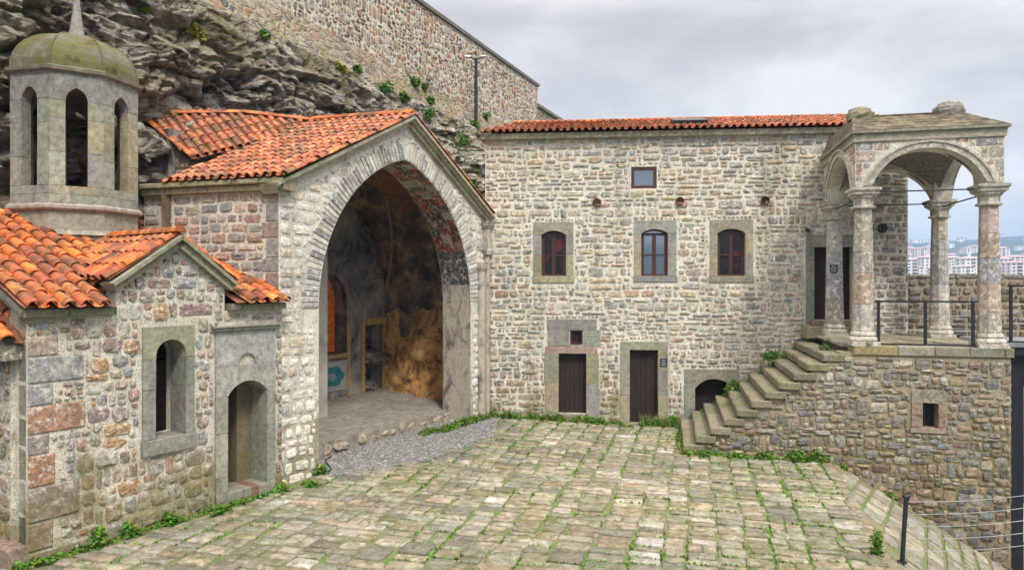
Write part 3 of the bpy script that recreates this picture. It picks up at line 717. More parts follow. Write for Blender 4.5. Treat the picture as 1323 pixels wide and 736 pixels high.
b = MB(); b.slab(FB, opening(ar[4], ar[5], .0, ar[7], ar[8] - ar[7]), [], -.45, -.42); b.build('hatch', M['darkdoor'], BB)
for x, y, rr in ((771, 262, .125), (878, 260, .12), (988, 259, .12), (1139, 295, .13)):
    b = MB(); u, z = bp(x, y); dk = x > 1100
    ring = [(u + rr * math.cos(t * math.pi / 8), z + rr * math.sin(t * math.pi / 8)) for t in range(16)]; ri = [(u + (rr - .025) * math.cos(t * math.pi / 8), z + (rr - .025) * math.sin(t * math.pi / 8)) for t in range(16)]
    b.slab(FB, ring, [ri], -.1, .09); b.slab(FB, [(p[0], p[1]) for p in ri], [], -.05, .0); b.box(FB, u - rr * .9, u + rr * .9, z - .012, z + .012, 0, .05)
    b.box(FB, u - .012, u + .012, z - rr * .9, z + rr * .9, 0, .052)
    b.build('vent_pipe', M['iron'] if dk else M['rust'], BB)
# steps up to the terrace door
b = MB(); b.box(FB, d3[0] - .15, d3[1] + .3, 2.6, 2.94, .03, .55, 0, (.30, .27, .18), .02); b.box(FB, d3[0] + .1, d3[1] + .2, 2.945, d3[6] - .0, .03, .28, 0, (.30, .21, .15), .02); b.build('door_step', M['stone_moss'], BB)

# ------------------------------------------------------------------ signs, lamp
def plaque(F, x, y, hw, hh, w, label, lines=4):
    u, z = F.px(x, y, w); q = F.p(u, z - hh, w); t = thing('sign', label, 'sign', q)
    b = MB(); b.box(F, u - hw, u + hw, z - hh, z + hh, w, w + .012, 0, (1, 1, 1), .003); b.build('plate', M['plaque'], t)
    b = MB()
    for i in range(lines):
        zz = z + hh * (.62 - 1.25 * i / (lines - 1)); a = -hw * U_(.55, .75) if i else -hw * .4; e = hw * U_(.5, .75) if i else hw * .4; s_ = a
        while s_ < e: l_ = U_(.015, .05); b.box(F, u + s_, u + min(s_ + l_, e), zz - .008, zz + .008, w + .012, w + .014); s_ += l_ + .012
    b.build('lettering', M['letter'], t)
plaque(FB, 857.3, 468, .10, .12, .03, 'small dark plaque beside the right-hand ground floor door')

# ------------------------------------------------------------------ vaulted hall with the great arch
VH = thing('vaulted_hall', 'open fronted vaulted hall with a great pointed arch and tiled gable', 'building', (-3, 17, 0))
LA = 7.62; AP, EAV = 8.12, 6.02; ua = LA / 2 + .2
jl, jr, zsp, rise = 1.07, 6.80, 3.6, 3.66
A = arch(jl, jr, zsp, rise, 'point', 40)
out = [(0, -.5), (jl, -.5), (jl, zsp)] + A[::-1][1:-1] + [(jr, zsp), (jr, -.5), (LA, -.5), (LA, EAV + .02), (ua, AP), (0, EAV)]
b = MB(); b.slab(FA, out, [], -.97, 0, 0)
AO = arch(jl - .49, jr + .49, zsp - .3, rise + .74, 'point', 40)
def inring(u, v): return v > zsp - .3 and inpoly(AO + [(jl - .49, zsp - .31), (jr + .49, zsp - .31)], u, v)
def okA(u, v):
    if v > EAV and v > EAV + (AP - EAV) * (u / ua if u < ua else (LA - u) / (LA - ua)) - .06: return False
    return not inring(u, v) and not (jl - .03 < u < jr + .03 and v < zsp + .2)
def palA(u, v): return [(.70, .67, .60), (.76, .73, .66), (.62, .60, .54)] if v < 1.4 else PAL_PALE
masonry(b, FA, 0, LA, -.1, AP, okA, PAL_PALE, rh=(.18, .30), sw=(.2, .55), gap=.045, bulge=.028, palf=palA, rnd=.4, small=.25, jitter=.14, wav=.05)
# voussoirs
r = ((jr - jl) / 2) ** 2 + rise ** 2; r /= (jr - jl)
for side in (0, 1):
    te = math.acos((r - (jr - jl) / 2) / r); n_ = 44
    for i in range(n_):
        t0, t1 = te * i / n_, te * (i + 1) / n_; L0 = .44 + U_(-.06, .08); sgn = 1 if side else -1; cu = jr - r if side else jl + r
        g = .012; P = []
        for rr, tt in ((r + .02, t0), (r + L0, t0), (r + L0, t1), (r + .02, t1)):
            tt += g / rr if tt == t0 else -g / rr
            P.append((cu + sgn * rr * math.cos(tt), zsp + rr * math.sin(tt)))
        if any(p[1] > EAV + (AP - EAV) * (p[0] / ua if p[0] < ua else (LA - p[0]) / (LA - ua)) - .03 for p in P): continue
        if side == 0 and max(p[0] for p in P) > (jl + jr) / 2 + .02 and i == n_ - 1: continue
        b.prism(FA, P, -.01, U_(.015, .035), 1, jit(random.choice([(.44, .43, .42), (.32, .32, .33), (.54, .53, .50), (.46, .44, .40), (.60, .58, .54), (.26, .26, .27)]), .15), .014)
# corner stones on the front and big pale blocks at the foot of the left pier
b.build('front_wall', [M['mortar_pale'], M['stone_pale']], VH)
b = MB()   # right jamb facing, plastered and stained, with painted red and white voussoirs above
FJ = Fr(FA.p(jr - .02, 0, -.97), (-FA.N.x * -1, -FA.N.y * -1)); 
n_ = 30; pts = [(jr - .003, 0.0), (jr - .003, 1.2), (jr - .003, 2.4), (jr - .003, zsp)] + A[:21]
for i in range(len(pts) - 1):
    (a0, z0), (a1, z1) = pts[i], pts[i + 1]
    P = [FA.p(a0 - .004, z0, 0.004), FA.p(a0 - .004, z0, -.97), FA.p(a1 - .004, z1 - .004, -.97), FA.p(a1 - .004, z1 - .004, .004)]
    if i < 6: b.add(P, [(0, 1, 2, 3)], 0)
    else:
        for k in range(3):
            q0 = [P[0].lerp(P[1], k / 3), P[0].lerp(P[1], (k + 1) / 3), P[3].lerp(P[2], (k + 1) / 3), P[3].lerp(P[2], k / 3)]
            b.add(q0, [(0, 1, 2, 3)], 1, jit(random.choice([(.30, .06, .035), (.36, .10, .05), (.22, .05, .04)]) if R() < (.7 if (i + (k == 1)) % 2 else .25) else random.choice([(.42, .38, .32), (.25, .18, .14), (.12, .10, .09), (.34, .12, .08)]), .25) if i > 9 else jit((.10, .10, .11), .4))
b.build('arch_soffit', [M['jamb'], M['stone_lime']], VH)
# slender corner shaft between the arch and the back building
b = MB(); q = FA.p(LA - .34, 0, .05); b.tube(q, q + V((0, 0, 4.6)), .13, n=8, mat=0); q2 = FA.p(LA - .05, 0, .06)
b.tube(q2, q2 + V((0, 0, 5.2)), .10, n=6)
b.lathe(q2, [(.18, 5.0), (.2, 5.12), (.13, 5.2)], 8); b.lathe(q2, [(.14, 5.2), (.12, 5.75), (.22, 5.85), (.25, 6.0)], 8)
b.lathe(q, [(.14, 4.5), (.2, 4.6), (.22, 4.75)], 8); b.build('corner_shaft', M['jamb'], VH)
# side wall
b = MB(); b.slab(FS, rect(-3.4, -.0, -.5, EAV), [], -.6, 0.0, 0)
masonry(b, FS, -3.4, -.35, 2.5, EAV - .02, lambda u, v: True, PAL_CHAPEL + PAL_BACK, rh=(.15, .26), sw=(.2, .5), gap=.03, rnd=.35)
zz = 0; k = 0
while zz < EAV - .1:
    h = min(U_(.28, .42), EAV - zz); l_ = .30 if k % 2 else .40
    b.box(FS, -l_, -.004, zz + .01, zz + h - .01, -.2, .02, 1, jit(random.choice([(.24, .25, .27), (.30, .29, .27), (.34, .26, .22), (.27, .27, .26)])), .015); zz += h; k += 1
b.build('side_wall', [M['mortar_warm'], M['stone']], VH)
# cornice: side eave and gable rakes
b = MB(); u = -3.35
while u < .2:
    l_ = min(U_(.5, .8), .25 - u); b.box(FS, u + .003, u + l_ - .003, EAV + .003, EAV + .13, -.3, .13, 0, jit((.33, .31, .20), .1), .012); b.box(FS, u + .003, u + l_ - .003, EAV + .133, EAV + .24, -.3, .22, 0, jit((.30, .29, .18), .1), .02); u += l_
def rake(mb_, F, a, b_, w0, prof, col, mat=0):
    """sloped moulding from a to b (u, v); prof: list of (drop0, drop1, out)"""
    a, b_ = V((a[0], a[1])), V((b_[0], b_[1])); L = (b_ - a).length; d = (b_ - a) / L
    n = max(1, int(L / .75)); nv_ = V((-d.y, d.x)) if d.x > 0 else V((d.y, -d.x))
    for p0, p1, wo in prof:
        for i in range(n):
            s0, s1 = L * i / n + .002, L * (i + 1) / n - .002
            q = [a + d * s0 - nv_ * p1, a + d * s1 - nv_ * p1, a + d * s1 - nv_ * p0, a + d * s0 - nv_ * p0]
            mb_.prism(F, [(x.x, x.y) for x in q], w0, wo, mat, jit(col, .08))
prof = [(0, .07, .26), (.073, .13, .19), (.133, .22, .11)]
rake(b, FA, (-.25, EAV + .12), (ua, AP + .25), -.3, prof, (.42, .40, .31)); rake(b, FA, (LA + .12, EAV + .12), (ua, AP + .25), -.3, prof, (.38, .35, .25))
b.build('cornice', M['ashlar'], VH)
# roof of the hall
b = MB(); apx = FA.p(ua, AP + .28, .22); SD = -FS.U; e0 = FS.p(.22, EAV + .26, .22)
RL = 2.95
rdir = (FA.p(0, 0, 0) - FA.p(0, 0, 1)); rdir = V((-.93, .37, 0)).normalized()
ev0 = V(e0); tp0 = V(apx)
sl = tp0 - ev0; L1 = sl.length
ev1 = ev0 + SD * RL; tp1 = tp0 + SD * RL
b.add([ev0 - V((0, 0, .02)), ev1 - V((0, 0, .02)), tp1 - V((0, 0, .02)), tp0 - V((0, 0, .02))], [(0, 1, 2, 3)], 0, (.3, .1, .05))
# tiles run up the slope at right angles to the eave; the courses stop at the raking edge
Ue = SD; Ve = sl - Ue * sl.dot(Ue); LV = Ve.length; sh = sl.dot(Ue) / LV
lo_u = min(0, sh * LV)
tiles(b, ev0 + Ue * lo_u, Ue, Ve, RL + abs(sh * LV) + .5, LV, lambda u, v: sh * v - .02 <= u + lo_u <= RL + sh * v, pitch=.21, expo=.33, dark=.08, cols=[(.56, .17, .07), (.62, .21, .09), (.50, .15, .06), (.60, .24, .12), (.46, .14, .07)])
# right slope
e2 = FA.p(LA + .1, EAV + .2, .2); 
b.add([e2, e2 + SD * RL, tp1 - V((0, 0, .02)), tp0 - V((0, 0, .02))], [(0, 1, 2, 3)], 0, (.3, .1, .05))
ridge(b, tp0 + V((0, 0, -.02)), tp1); ridge(b, ev0 + V((0, 0, -.03)), tp0 + V((0, 0, -.03)), r=.07, up=.03)
ridge(b, e2 + V((0, 0, -.02)), tp0 + V((0, 0, -.03)), r=.07, up=.03)
b.add([ev1, tp1, tp1 - V((0, 0, 3)), ev1 - V((0, 0, 1.0))], [(0, 1, 2, 3)], 0, (.16, .12, .09))
b.build('roof', M['tile'], VH)
# the vault inside
b = MB(); wl, wr, zb = .6, 8.15, 3.3; VA = arch(wl, wr, zb, 4.25, 'point', 36)
prof_ = [(wr, 0), (wr, 1.2), (wr, 2.3)] + VA + [(wl, 2.3), (wl, 1.2), (wl, 0)]
nr = 14; P = []
for k in range(nr + 1):
    w = -.965 - 3.6 * k / nr
    for (u, v) in prof_:
        nn = noise.fractal(V((u, v, w)) * .8, .7, 2, 5) * .10
        P.append(FA.p(u + (nn if abs(u - wl) < .5 or abs(u - wr) < .5 else 0), v - nn * .6 * (v > 3.3), w))
n_ = len(prof_); b.add(P, [(k * n_ + i, k * n_ + i + 1, (k + 1) * n_ + i + 1, (k + 1) * n_ + i) for k in range(nr) for i in range(n_ - 1)], 0, (1, 1, 1), True)
# diagonal painted rib
for k in range(24):
    t0, t1 = k / 24, (k + 1) / 24
    def rb_(t):
        i = 3 + (len(VA) - 1) * (.06 + .55 * t); i0 = int(i); f = i - i0; p0, p1 = prof_[i0], prof_[i0 + 1]
        return FA.p(p0[0] + (p1[0] - p0[0]) * f, p0[1] + (p1[1] - p0[1]) * f - .12, -4.4 + 3.3 * t)
    b.tube(rb_(t0), rb_(t1), .06, n=6, mat=1, col=(.30, .22, .12))
b.build('vault', [M['fresco'], M['stone']], VH)
# arch front return: closes the gap between the arch reveal and the wider vault
b = MB()
big = [(wl, 0)] + [(wl, 2.3)] + VA[::-1] + [(wr, 2.3), (wr, 0)]
hole_ = [(jl, -.4)] + [(jl, zsp)] + A[::-1][1:-1] + [(jr, zsp), (jr, -.4)]
b.slab(FA, big + [(wr, -.5), (wl, -.5)], [[p for p in hole_]], -1.0, -.972); b.build('inner_front', M['soot'], VH)
# end wall with niche window and doorway
wE = -4.45
def ep(x, y): return FA.px(x, y, wE)
wu1, wz0 = ep(447, 455); wu0 = wu1 - 1.55; wzt = ep(430, 354)[1]; wzs = wzt - .62
du0, du1 = ep(470.4, 450)[0], ep(494, 450)[0]; dzt = ep(482, 419)[1]
b = MB(); FE2 = Fr(FA.p(0, 0, wE), FA.U)
endout = [(wl - .2, -.2), (wr + .9, -.2), (wr + .9, 7.9), (wl - .2, 7.9)]
b.slab(FE2, endout, [opening(wu0, wu1, wz0, wzs, wzt - wzs), rect(du0, du1, .5, dzt)], -.5, 0); b.build('end_wall', M['soot'], VH)
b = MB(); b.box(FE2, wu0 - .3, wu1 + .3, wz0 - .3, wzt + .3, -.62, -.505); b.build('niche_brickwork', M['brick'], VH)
b = MB(); b.box(FE2, du0 - .2, du1 + .2, .3, dzt + .2, -1.4, -1.2); b.build('passage_wall', M['soot'], VH)
b = MB(); fo = .16
b.slab(FE2, opening(wu0 - fo, wu1 + fo, wz0 - .02, wzs, wzt - wzs + fo), [opening(wu0, wu1, wz0, wzs, wzt - wzs)], -.05, .03); b.build('window_frame', M['soot'], VH)
b = MB(); b.box(FE2, wu0 - .2, wu1 + .14, wz0 - .14, wz0 - .02, 0, .06, 0, (1, 1, 1), .01); b.box(FE2, wu1 + .005, wu1 + .15, .6, wz0 + .9, .034, .05); b.build('window_sill', M['ochre'], VH)
b = MB(); b.slab(FE2, rect(du0 - .14, du1 + .16, .55, dzt + .22), [rect(du0, du1, .56, dzt)], -.15, .05); b.build('doorway_frame', M['ochre'], VH)
b = MB(); b.box(FE2, du0, du0 + (du1 - du0) * .36, .5, dzt, -.5, -.42); b.build('door', M['darkdoor'], VH, label='half open dark door leaf')
pu1, pz1 = ep(448, 464.5); pz0 = ep(448, 502)[1]; pu0 = pu1 - 1.5
b = MB(); b.box(FE2, pu0, pu1, pz0, pz1, 0, .035, 0, (.38, .38, .36), .008)
cu, cz = (pu0 + pu1) / 2 + .05, (pz0 + pz1) / 2; hx, hz = (pu1 - pu0) * .36, (pz1 - pz0) * .34
el = [(cu + hx * math.cos(t * math.pi / 12) * (1 + .10 * math.cos(t * math.pi / 2 )), cz + hz * math.sin(t * math.pi / 12) * (1 + .10 * math.cos(t * math.pi / 2))) for t in range(24)]
b.prism(FE2, el, .03, .042, 0, (.04, .22, .26)); el2 = [(cu + (u - cu) * .35, cz + (z - cz) * .4) for u, z in el]; b.prism(FE2, el2, .04, .046, 0, (.22, .30, .28))
b.build('painted_panel', M['ashlar'], VH, label='pale panel with a turquoise medallion under the window')
# rough rock filling the right side of the hall
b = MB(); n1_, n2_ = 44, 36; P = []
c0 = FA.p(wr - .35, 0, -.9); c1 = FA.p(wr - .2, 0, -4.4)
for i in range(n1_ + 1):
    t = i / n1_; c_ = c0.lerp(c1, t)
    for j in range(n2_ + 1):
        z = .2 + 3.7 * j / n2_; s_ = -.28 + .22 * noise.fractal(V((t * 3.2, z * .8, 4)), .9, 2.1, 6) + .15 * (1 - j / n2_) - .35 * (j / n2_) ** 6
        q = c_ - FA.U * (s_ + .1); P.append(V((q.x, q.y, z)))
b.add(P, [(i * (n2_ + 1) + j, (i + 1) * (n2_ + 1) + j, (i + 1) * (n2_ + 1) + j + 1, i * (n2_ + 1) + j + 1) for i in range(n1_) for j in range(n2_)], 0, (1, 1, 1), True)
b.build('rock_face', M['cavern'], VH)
# raised floor
b = MB(); n1_, n2_ = 70, 40; P = []
for i in range(n1_ + 1):
    u = .3 + 8.2 * i / n1_
    for j in range(n2_ + 1):
        t = j / n2_; ed = -.75 + .12 * noise.noise(V((u * 2, 0, 0))); w = ed - (3.9 + ed + .75) * t
        z = .40 + .22 * t + .055 * noise.fractal(V((u * 1.3, w * 1.3, 0)), .8, 2, 5); P.append(FA.p(u, z, w))
b.add(P, [(i * (n2_ + 1) + j, (i + 1) * (n2_ + 1) + j, (i + 1) * (n2_ + 1) + j + 1, i * (n2_ + 1) + j + 1) for i in range(n1_) for j in range(n2_)], 0, (1, 1, 1), True)
P2 = [P[i * (n2_ + 1)] for i in range(n1_ + 1)]; Pl = [p + FA.N * .05 + V((0, 0, -.6)) for p in P2]
b.add(P2 + Pl, [(i, i + 1, n1_ + 2 + i, n1_ + 1 + i) for i in range(n1_)], 0, (1, 1, 1))
u = 1.0
while u < 6.6:
    l_ = U_(.15, .7); stone(b, Fr(FA.p(0, 0, -.76), FA.U), u, u + l_, U_(.05, .16), U_(.30, .43), 0, .09, 1, jit((.36, .30, .22), .2), .8, .25); u += l_ * U_(.9, 1.5)
b.build('hall_floor', [M['floor'], M['stone']], VH)

# ------------------------------------------------------------------ building behind with its own tiled roof
RB = thing('rear_building', 'small stone building with sloping tiled roof between bell tower and cliff', 'building', (-8.5, 18, 0))
P1, P2_, P3 = V((-7.65, 16.4, 7.13)), V((-4.90, 18.6, 8.47)), V((-9.28, 17.0, 8.32)); P4 = P1 + (P2_ - P1) * .56 + (P3 - P1) * .60
b = MB(); Ud = (P2_ - P1); Ld = Ud.length; Vd0 = P3 - P1; Vd = Vd0 - Ud.normalized() * Vd0.dot(Ud.normalized()); shr = Vd0.dot(Ud.normalized()) / Vd.length
b.add([P1 - V((0, 0, .03)), P2_ - V((0, 0, .03)), P4 - V((0, 0, .03)), P3 - V((0, 0, .03))], [(0, 1, 2, 3)], 0, (.3, .1, .05))
lo_u = min(0, shr * Vd.length); tiles(b, P1 + Ud.normalized() * lo_u, Ud, Vd, Ld - lo_u + .2, Vd.length, lambda u, v: u + lo_u >= shr * v and (u + lo_u - shr * v) / Ld + v / Vd.length < 1.13 and u + lo_u < Ld + .1 and v < Vd.length, pitch=.21, expo=.33, dark=.15, cols=[(.56, .17, .07), (.62, .21, .09), (.50, .15, .06), (.42, .14, .08)])
ridge(b, P1, P3, r=.09, up=.03); ridge(b, P3, P4, r=.10, up=.03); ridge(b, P4, P2_, r=.10, up=.03); b.build('roof', M['tile'], RB)
b = MB(); FW = Fr((P1.x - .02, P1.y + .12, 0), (Ud.x, Ud.y)); 
b.slab(FW, [(0, 0), (3.4, 0), (3.4, 8.35), (0, 7.02)], [], -.4, -.06); b.build('plaster_wall', M['lime'], RB)
b = MB(); FW2 = Fr((P1.x - .05, P1.y + .1, 0), (P1.x - P3.x, P1.y - P3.y)); LW = math.hypot(P3.x - P1.x, P3.y - P1.y); b.slab(FW2, [(-LW, 0), (0, 0), (0, 7.03), (-LW, 8.2)], [], -.4, 0)
masonry(b, FW2, -LW, 0, 4, 8.3, lambda u, v: v < 7.0 - u * .6 and v < 8.15, PAL_DARK + PAL_CHAPEL, rh=(.18, .3), sw=(.2, .5)); b.build('stone_wall', [M['mortar_dark'], M['stone']], RB)

# ------------------------------------------------------------------ chapel
CH = thing('chapel', 'small rubble stone chapel with tiled cross gable and octagonal lantern tower', 'chapel', (-6.5, 12, 0))
def cp(x, y): return FC.px(x, y)
EC = 3.62; LC = 4.5
wn = (cp(183, 0)[0], cp(250, 0)[0], cp(216, 583)[1], cp(183, 423)[1], cp(200, 0)[0], cp(238.5, 0)[0], cp(219, 563)[1], cp(219, 462)[1], cp(219, 438)[1])
dr = (cp(277, 0)[0], cp(354, 0)[0], -.1, cp(315, 419)[1], cp(292.5, 0)[0], cp(343, 0)[0], .22, cp(318, 507)[1], cp(318, 491)[1])
G0, G1, GZ, GA_ = cp(150, 0)[0] , cp(290, 0)[0], 4.15, 4.80; gc = (G0 + G1) / 2 + .03
out = [(0, -.6), (LC, -.6), (LC, EC), (G1, EC), (G1, GZ), (gc, GA_), (G0, GZ), (G0, EC), (0, EC)]
b = MB(); b.slab(FC, out, [opening(wn[4] - .012, wn[5] + .012, wn[6] - .012, wn[7], wn[8] - wn[7] + .012), opening(dr[4] - .012, dr[5] + .012, dr[6] - .012, dr[7], dr[8] - dr[7] + .012)], -.6, 0, 0)
def okC(u, v):
    if wn[0] - .01 < u < wn[1] + .01 and wn[2] < v < wn[3] + .01: return False
    if dr[0] - .01 < u < dr[1] + .01 and v < dr[3] + .01: return False
    if v > EC and not (G0 < u < G1): return False
    if v > GZ - .05 and v > GZ - .05 + (GA_ - GZ) * (1 - abs(u - gc) / (G1 - G0) * 2): return False
    return True
quo = []; zz = -.35; k = 0
Q = [(.34, .28, .26), (.34, .24, .22), (.30, .24, .23), (.36, .20, .12), (.28, .24, .22), (.38, .24, .15), (.31, .31, .32), (.31, .315, .33), (.36, .29, .25)]
for h, l_ in ((.52, .85), (.42, .35), (.52, .72), (.48, .38), (.30, .30), (.42, .80), (.33, .35), (.40, .78), (.30, .42)):
    h = min(h, EC - zz); quo.append((0, l_, zz, zz + h)); b.box(FC, .004, l_ - .02, zz + .012, zz + h - .012, -.35, .03, 1, jit(Q[k % 9], .08), .02); zz += h; k += 1
def okC2(u, v): return okC(u, v) and not any(a_ <= u < b2 and c_ <= v < d_ for a_, b2, c_, d_ in quo)
masonry(b, FC, 0, LC, -.15, GA_, okC2, PAL_CHAPEL, rh=(.15, .32), sw=(.14, .50), gap=.020, bulge=.04, rnd=.45, jitter=.14, small=.7, wav=.09)
b.build('wall', [M['mortar_warm'], M['stone_lime']], CH)
surround(CH, FC, wn[0], wn[1], wn[2], wn[3], wn[4], wn[5], wn[6], wn[7], wn[8] - wn[7], 'window_surround', proud=.05, depth=.45, cuts=(.62,), sill=.03, pal=[(.27, .28, .27), (.24, .25, .22), (.28, .27, .21)])
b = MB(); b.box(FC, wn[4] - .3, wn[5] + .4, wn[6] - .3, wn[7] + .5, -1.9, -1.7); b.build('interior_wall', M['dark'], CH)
# doorway: blocks, segmental head, shallow round tympanum, cornice
b = MB(); U0, U1, _, Z1, u0, u1, z0, zs, zt = dr; g = .003; pr = .06
tu = (U0 + U1) / 2; tr = .19; tz = cp(318, 468)[1]; A2 = arch(tu - tr, tu + tr, tz, .19, 'seg', 12); A1 = arch(u0, u1, zs, zt - zs, 'seg', 14)
zmid = tz - .03
for a_, c_ in ((-.1, .55), (.55, 1.35), (1.35, zs)):
    b.box(FC, U0 + g, u0, a_ + g, c_ - g, -.45, pr + U_(-.003, .003), 0, jit(random.choice(PAL_ASH), .1), .008); b.box(FC, u1, U1 - g, a_ + g, c_ - g, -.45, pr + U_(-.003, .003), 0, jit(random.choice([(.30, .30, .27), (.26, .27, .23)]), .1), .008)
b.prism(FC, [(U0 + g, zs + g), (u0, zs + g)] + A1[::-1][1:-1] + [(u1, zs + g), (U1 - g, zs + g), (U1 - g, zmid), (U0 + g, zmid)], -.45, pr, 0, (.36, .36, .33))
b.prism(FC, [(U0 + g, zmid + g), (tu - tr, zmid + g)] + A2[::-1] + [(tu + tr, zmid + g), (U1 - g, zmid + g), (U1 - g, Z1 - .1), (U0 + g, Z1 - .1)], -.3, pr, 0, (.36, .37, .36))
b.slab(FC, opening(tu - tr, tu + tr, zmid, tz, .19), [], -.1, -.02, 0, (.25, .25, .2))
b.box(FC, U0 - .05, U1 + .05, Z1 - .095, Z1 - .04, -.3, pr + .07, 0, (.30, .30, .26), .01); b.box(FC, U0 - .08, U1 + .08, Z1 - .038, Z1, -.3, pr + .11, 0, (.28, .28, .23), .01)
z0 += .012; b.box(FC, U0 + g, u0 + .35, -.15, z0, -.5, pr + .01, 0, (.23, .24, .19), .01); b.box(FC, u0 + .353, u0 + .50, -.15, z0, -.5, pr + .01, 0, (.27, .25, .2), .01); b.box(FC, u0 + .503, u0 + .66, -.15, z0, -.5, pr + .01, 0, (.22, .11, .09), .01); b.box(FC, u0 + .663, U1 - g, -.15, z0, -.5, pr + .01, 0, (.26, .25, .20), .01)
b.build('doorway_surround', M['ashlar'], CH)
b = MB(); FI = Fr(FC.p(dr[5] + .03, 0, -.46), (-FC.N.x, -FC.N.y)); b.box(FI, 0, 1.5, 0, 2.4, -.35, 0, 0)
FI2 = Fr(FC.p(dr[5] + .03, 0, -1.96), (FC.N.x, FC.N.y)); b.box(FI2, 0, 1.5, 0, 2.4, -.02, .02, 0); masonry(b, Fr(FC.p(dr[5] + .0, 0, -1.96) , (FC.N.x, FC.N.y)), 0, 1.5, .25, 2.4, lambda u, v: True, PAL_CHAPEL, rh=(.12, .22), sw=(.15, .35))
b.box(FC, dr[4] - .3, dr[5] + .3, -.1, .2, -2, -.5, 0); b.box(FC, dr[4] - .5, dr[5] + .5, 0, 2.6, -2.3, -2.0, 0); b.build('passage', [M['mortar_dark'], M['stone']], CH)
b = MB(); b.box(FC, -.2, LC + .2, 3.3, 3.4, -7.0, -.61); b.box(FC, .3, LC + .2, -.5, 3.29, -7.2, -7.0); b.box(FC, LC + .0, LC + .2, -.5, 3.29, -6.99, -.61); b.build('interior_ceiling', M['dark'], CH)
# end wall (facing left-front), set back below the rake
b = MB(); RW = 7.2; b.slab(FE, [(-RW, -.5), (-.30, -.5), (-.30, EC), (-3.6, EC + 1.4), (-RW, EC)], [], -.5, -.28, 0)
masonry(b, FE, -3.5, -.32, -.2, EC + 1.3, lambda u, v: v < EC + .42 * min(-u, RW + u) - .2, PAL_CHAPEL, rh=(.18, .3), sw=(.2, .45), w=-.28)
zz = -.35
for h, l_ in ((.6, .36), (.45, .3), (.5, .3), (.5, .3), (.45, .3), (.5, .3), (.6, .3), (.37, .3)):
    h = min(h, EC - zz)
    if h > .05: b.box(FE, -l_, -.35 * 0 - .036, zz + .01, zz + h - .01, -.3, .0, 1, jit(random.choice([(.20, .16, .15), (.22, .17, .14), (.18, .16, .15)])), .02)
    zz += h
b.box(FE, -.9, -.02, -.4, .28, -.2, .22, 1, (.30, .22, .18), .05)
b.build('end_wall', [M['mortar_warm'], M['stone']], CH)
b = MB(); u = -.1
while u < LC:     # eave cornice, broken by the cross gable
    l_ = min(U_(.45, .8), LC - u)
    for a_, c_ in ((u, min(u + l_, G0 - .05)), (max(u, G1 + .05), u + l_)):
        if c_ - a_ > .03: b.box(FC, a_ + .003, c_ - .003, EC + .003, EC + .13, -.3, .15, 0, jit((.21, .20, .15), .1), .015)
    u += l_
pr2 = [(0, .06, .22), (.063, .17, .14)]
rake(b, FC, (G0 - .16, GZ - .02), (gc, GA_ + .16), -.2, pr2, (.27, .27, .19)); rake(b, FC, (G1 + .16, GZ - .02), (gc, GA_ + .16), -.2, pr2, (.27, .27, .19))
pr3 = [(0, .08, .12), (.083, .2, .05)]
rake(b, FE, (.12, EC + .10), (-3.6, EC + 1.63), -.35, pr3, (.24, .23, .19)); b.build('cornice', M['ashlar'], CH)
b = MB(); OV = .27; ZR = EC + .15; RH = 3.6
o0 = FC.p(-.16, ZR, OV); upv = FC.p(0, ZR + .42 * (RH + OV), -RH) - FC.p(0, ZR, OV); Lup = upv.length
for sgn in (1,):
    for a_, c_, w_ in ((-.14, G0 - .1, OV - .03), (G0 - .1, G1 + .1, -.3), (G1 + .1, LC + .05, OV - .03)):
        zz = ZR + .42 * (OV - .03 - w_); b.add([FC.p(a_, zz, w_), FC.p(c_, zz, w_), FC.p(c_, ZR + .42 * RH, -RH), FC.p(a_, ZR + .42 * RH, -RH)], [(0, 1, 2, 3)], 0, (.3, .1, .05))
    b.add([FC.p(-.14, ZR, -2 * RH - OV), FC.p(LC + .05, ZR, -2 * RH - OV), FC.p(LC + .05, ZR + .42 * RH, -RH), FC.p(-.14, ZR + .42 * RH, -RH)], [(0, 1, 2, 3)], 0, (.3, .1, .05))
def okCR(u, v):
    u -= .16; wz = ZR + .42 * v / Lup * (RH + OV) ; w = OV - v / Lup * (RH + OV)
    gz = GA_ + .12 - (GA_ - GZ) / ((G1 - G0) / 2) * abs(u - gc)    # the cross gable's surface
    return not (wz < gz - .05 and G0 - .25 < u < G1 + .25)
tiles(b, o0, FC.U, upv, LC + .2, Lup, okCR, pitch=.245, expo=.40, dark=.12)
ridge(b, FC.p(-.14, ZR + .42 * (RH + OV) - .02, -RH), FC.p(LC, ZR + .42 * (RH + OV) - .02, -RH), r=.12)
b.build('roof', M['tile'], CH)
b = MB(); SG = (GA_ - GZ) / ((G1 - G0) / 2); hw = (G1 - G0) / 2 + .2; GL = 3.0
for sg in (-1, 1):
    top = FC.p(gc, GA_ + .17, .12); low = FC.p(gc + sg * hw, GA_ + .17 - SG * hw, .12); inw = -FC.N
    b.add([top, low, low + inw * GL, top + inw * GL], [(0, 1, 2, 3)], 0, (.3, .1, .05))
    vv = top - low
    def okG(u, v, sg=sg):
        w = .12 - u if sg < 0 else .12 - (GL - u); z = GA_ + .17 - SG * hw + v / vv.length * SG * hw
        return z > ZR + .42 * (OV - w) - .03
    if sg < 0: tiles(b, low, inw, vv, GL, vv.length, okG, pitch=.235, expo=.38, dark=.1)
    else: tiles(b, low + inw * GL, -inw, vv, GL, vv.length, okG, pitch=.235, expo=.38, dark=.1)
ridge(b, FC.p(gc, GA_ + .17, .14), FC.p(gc, GA_ + .17, -2.2), r=.11); b.build('gable_roof', M['tile'], CH)
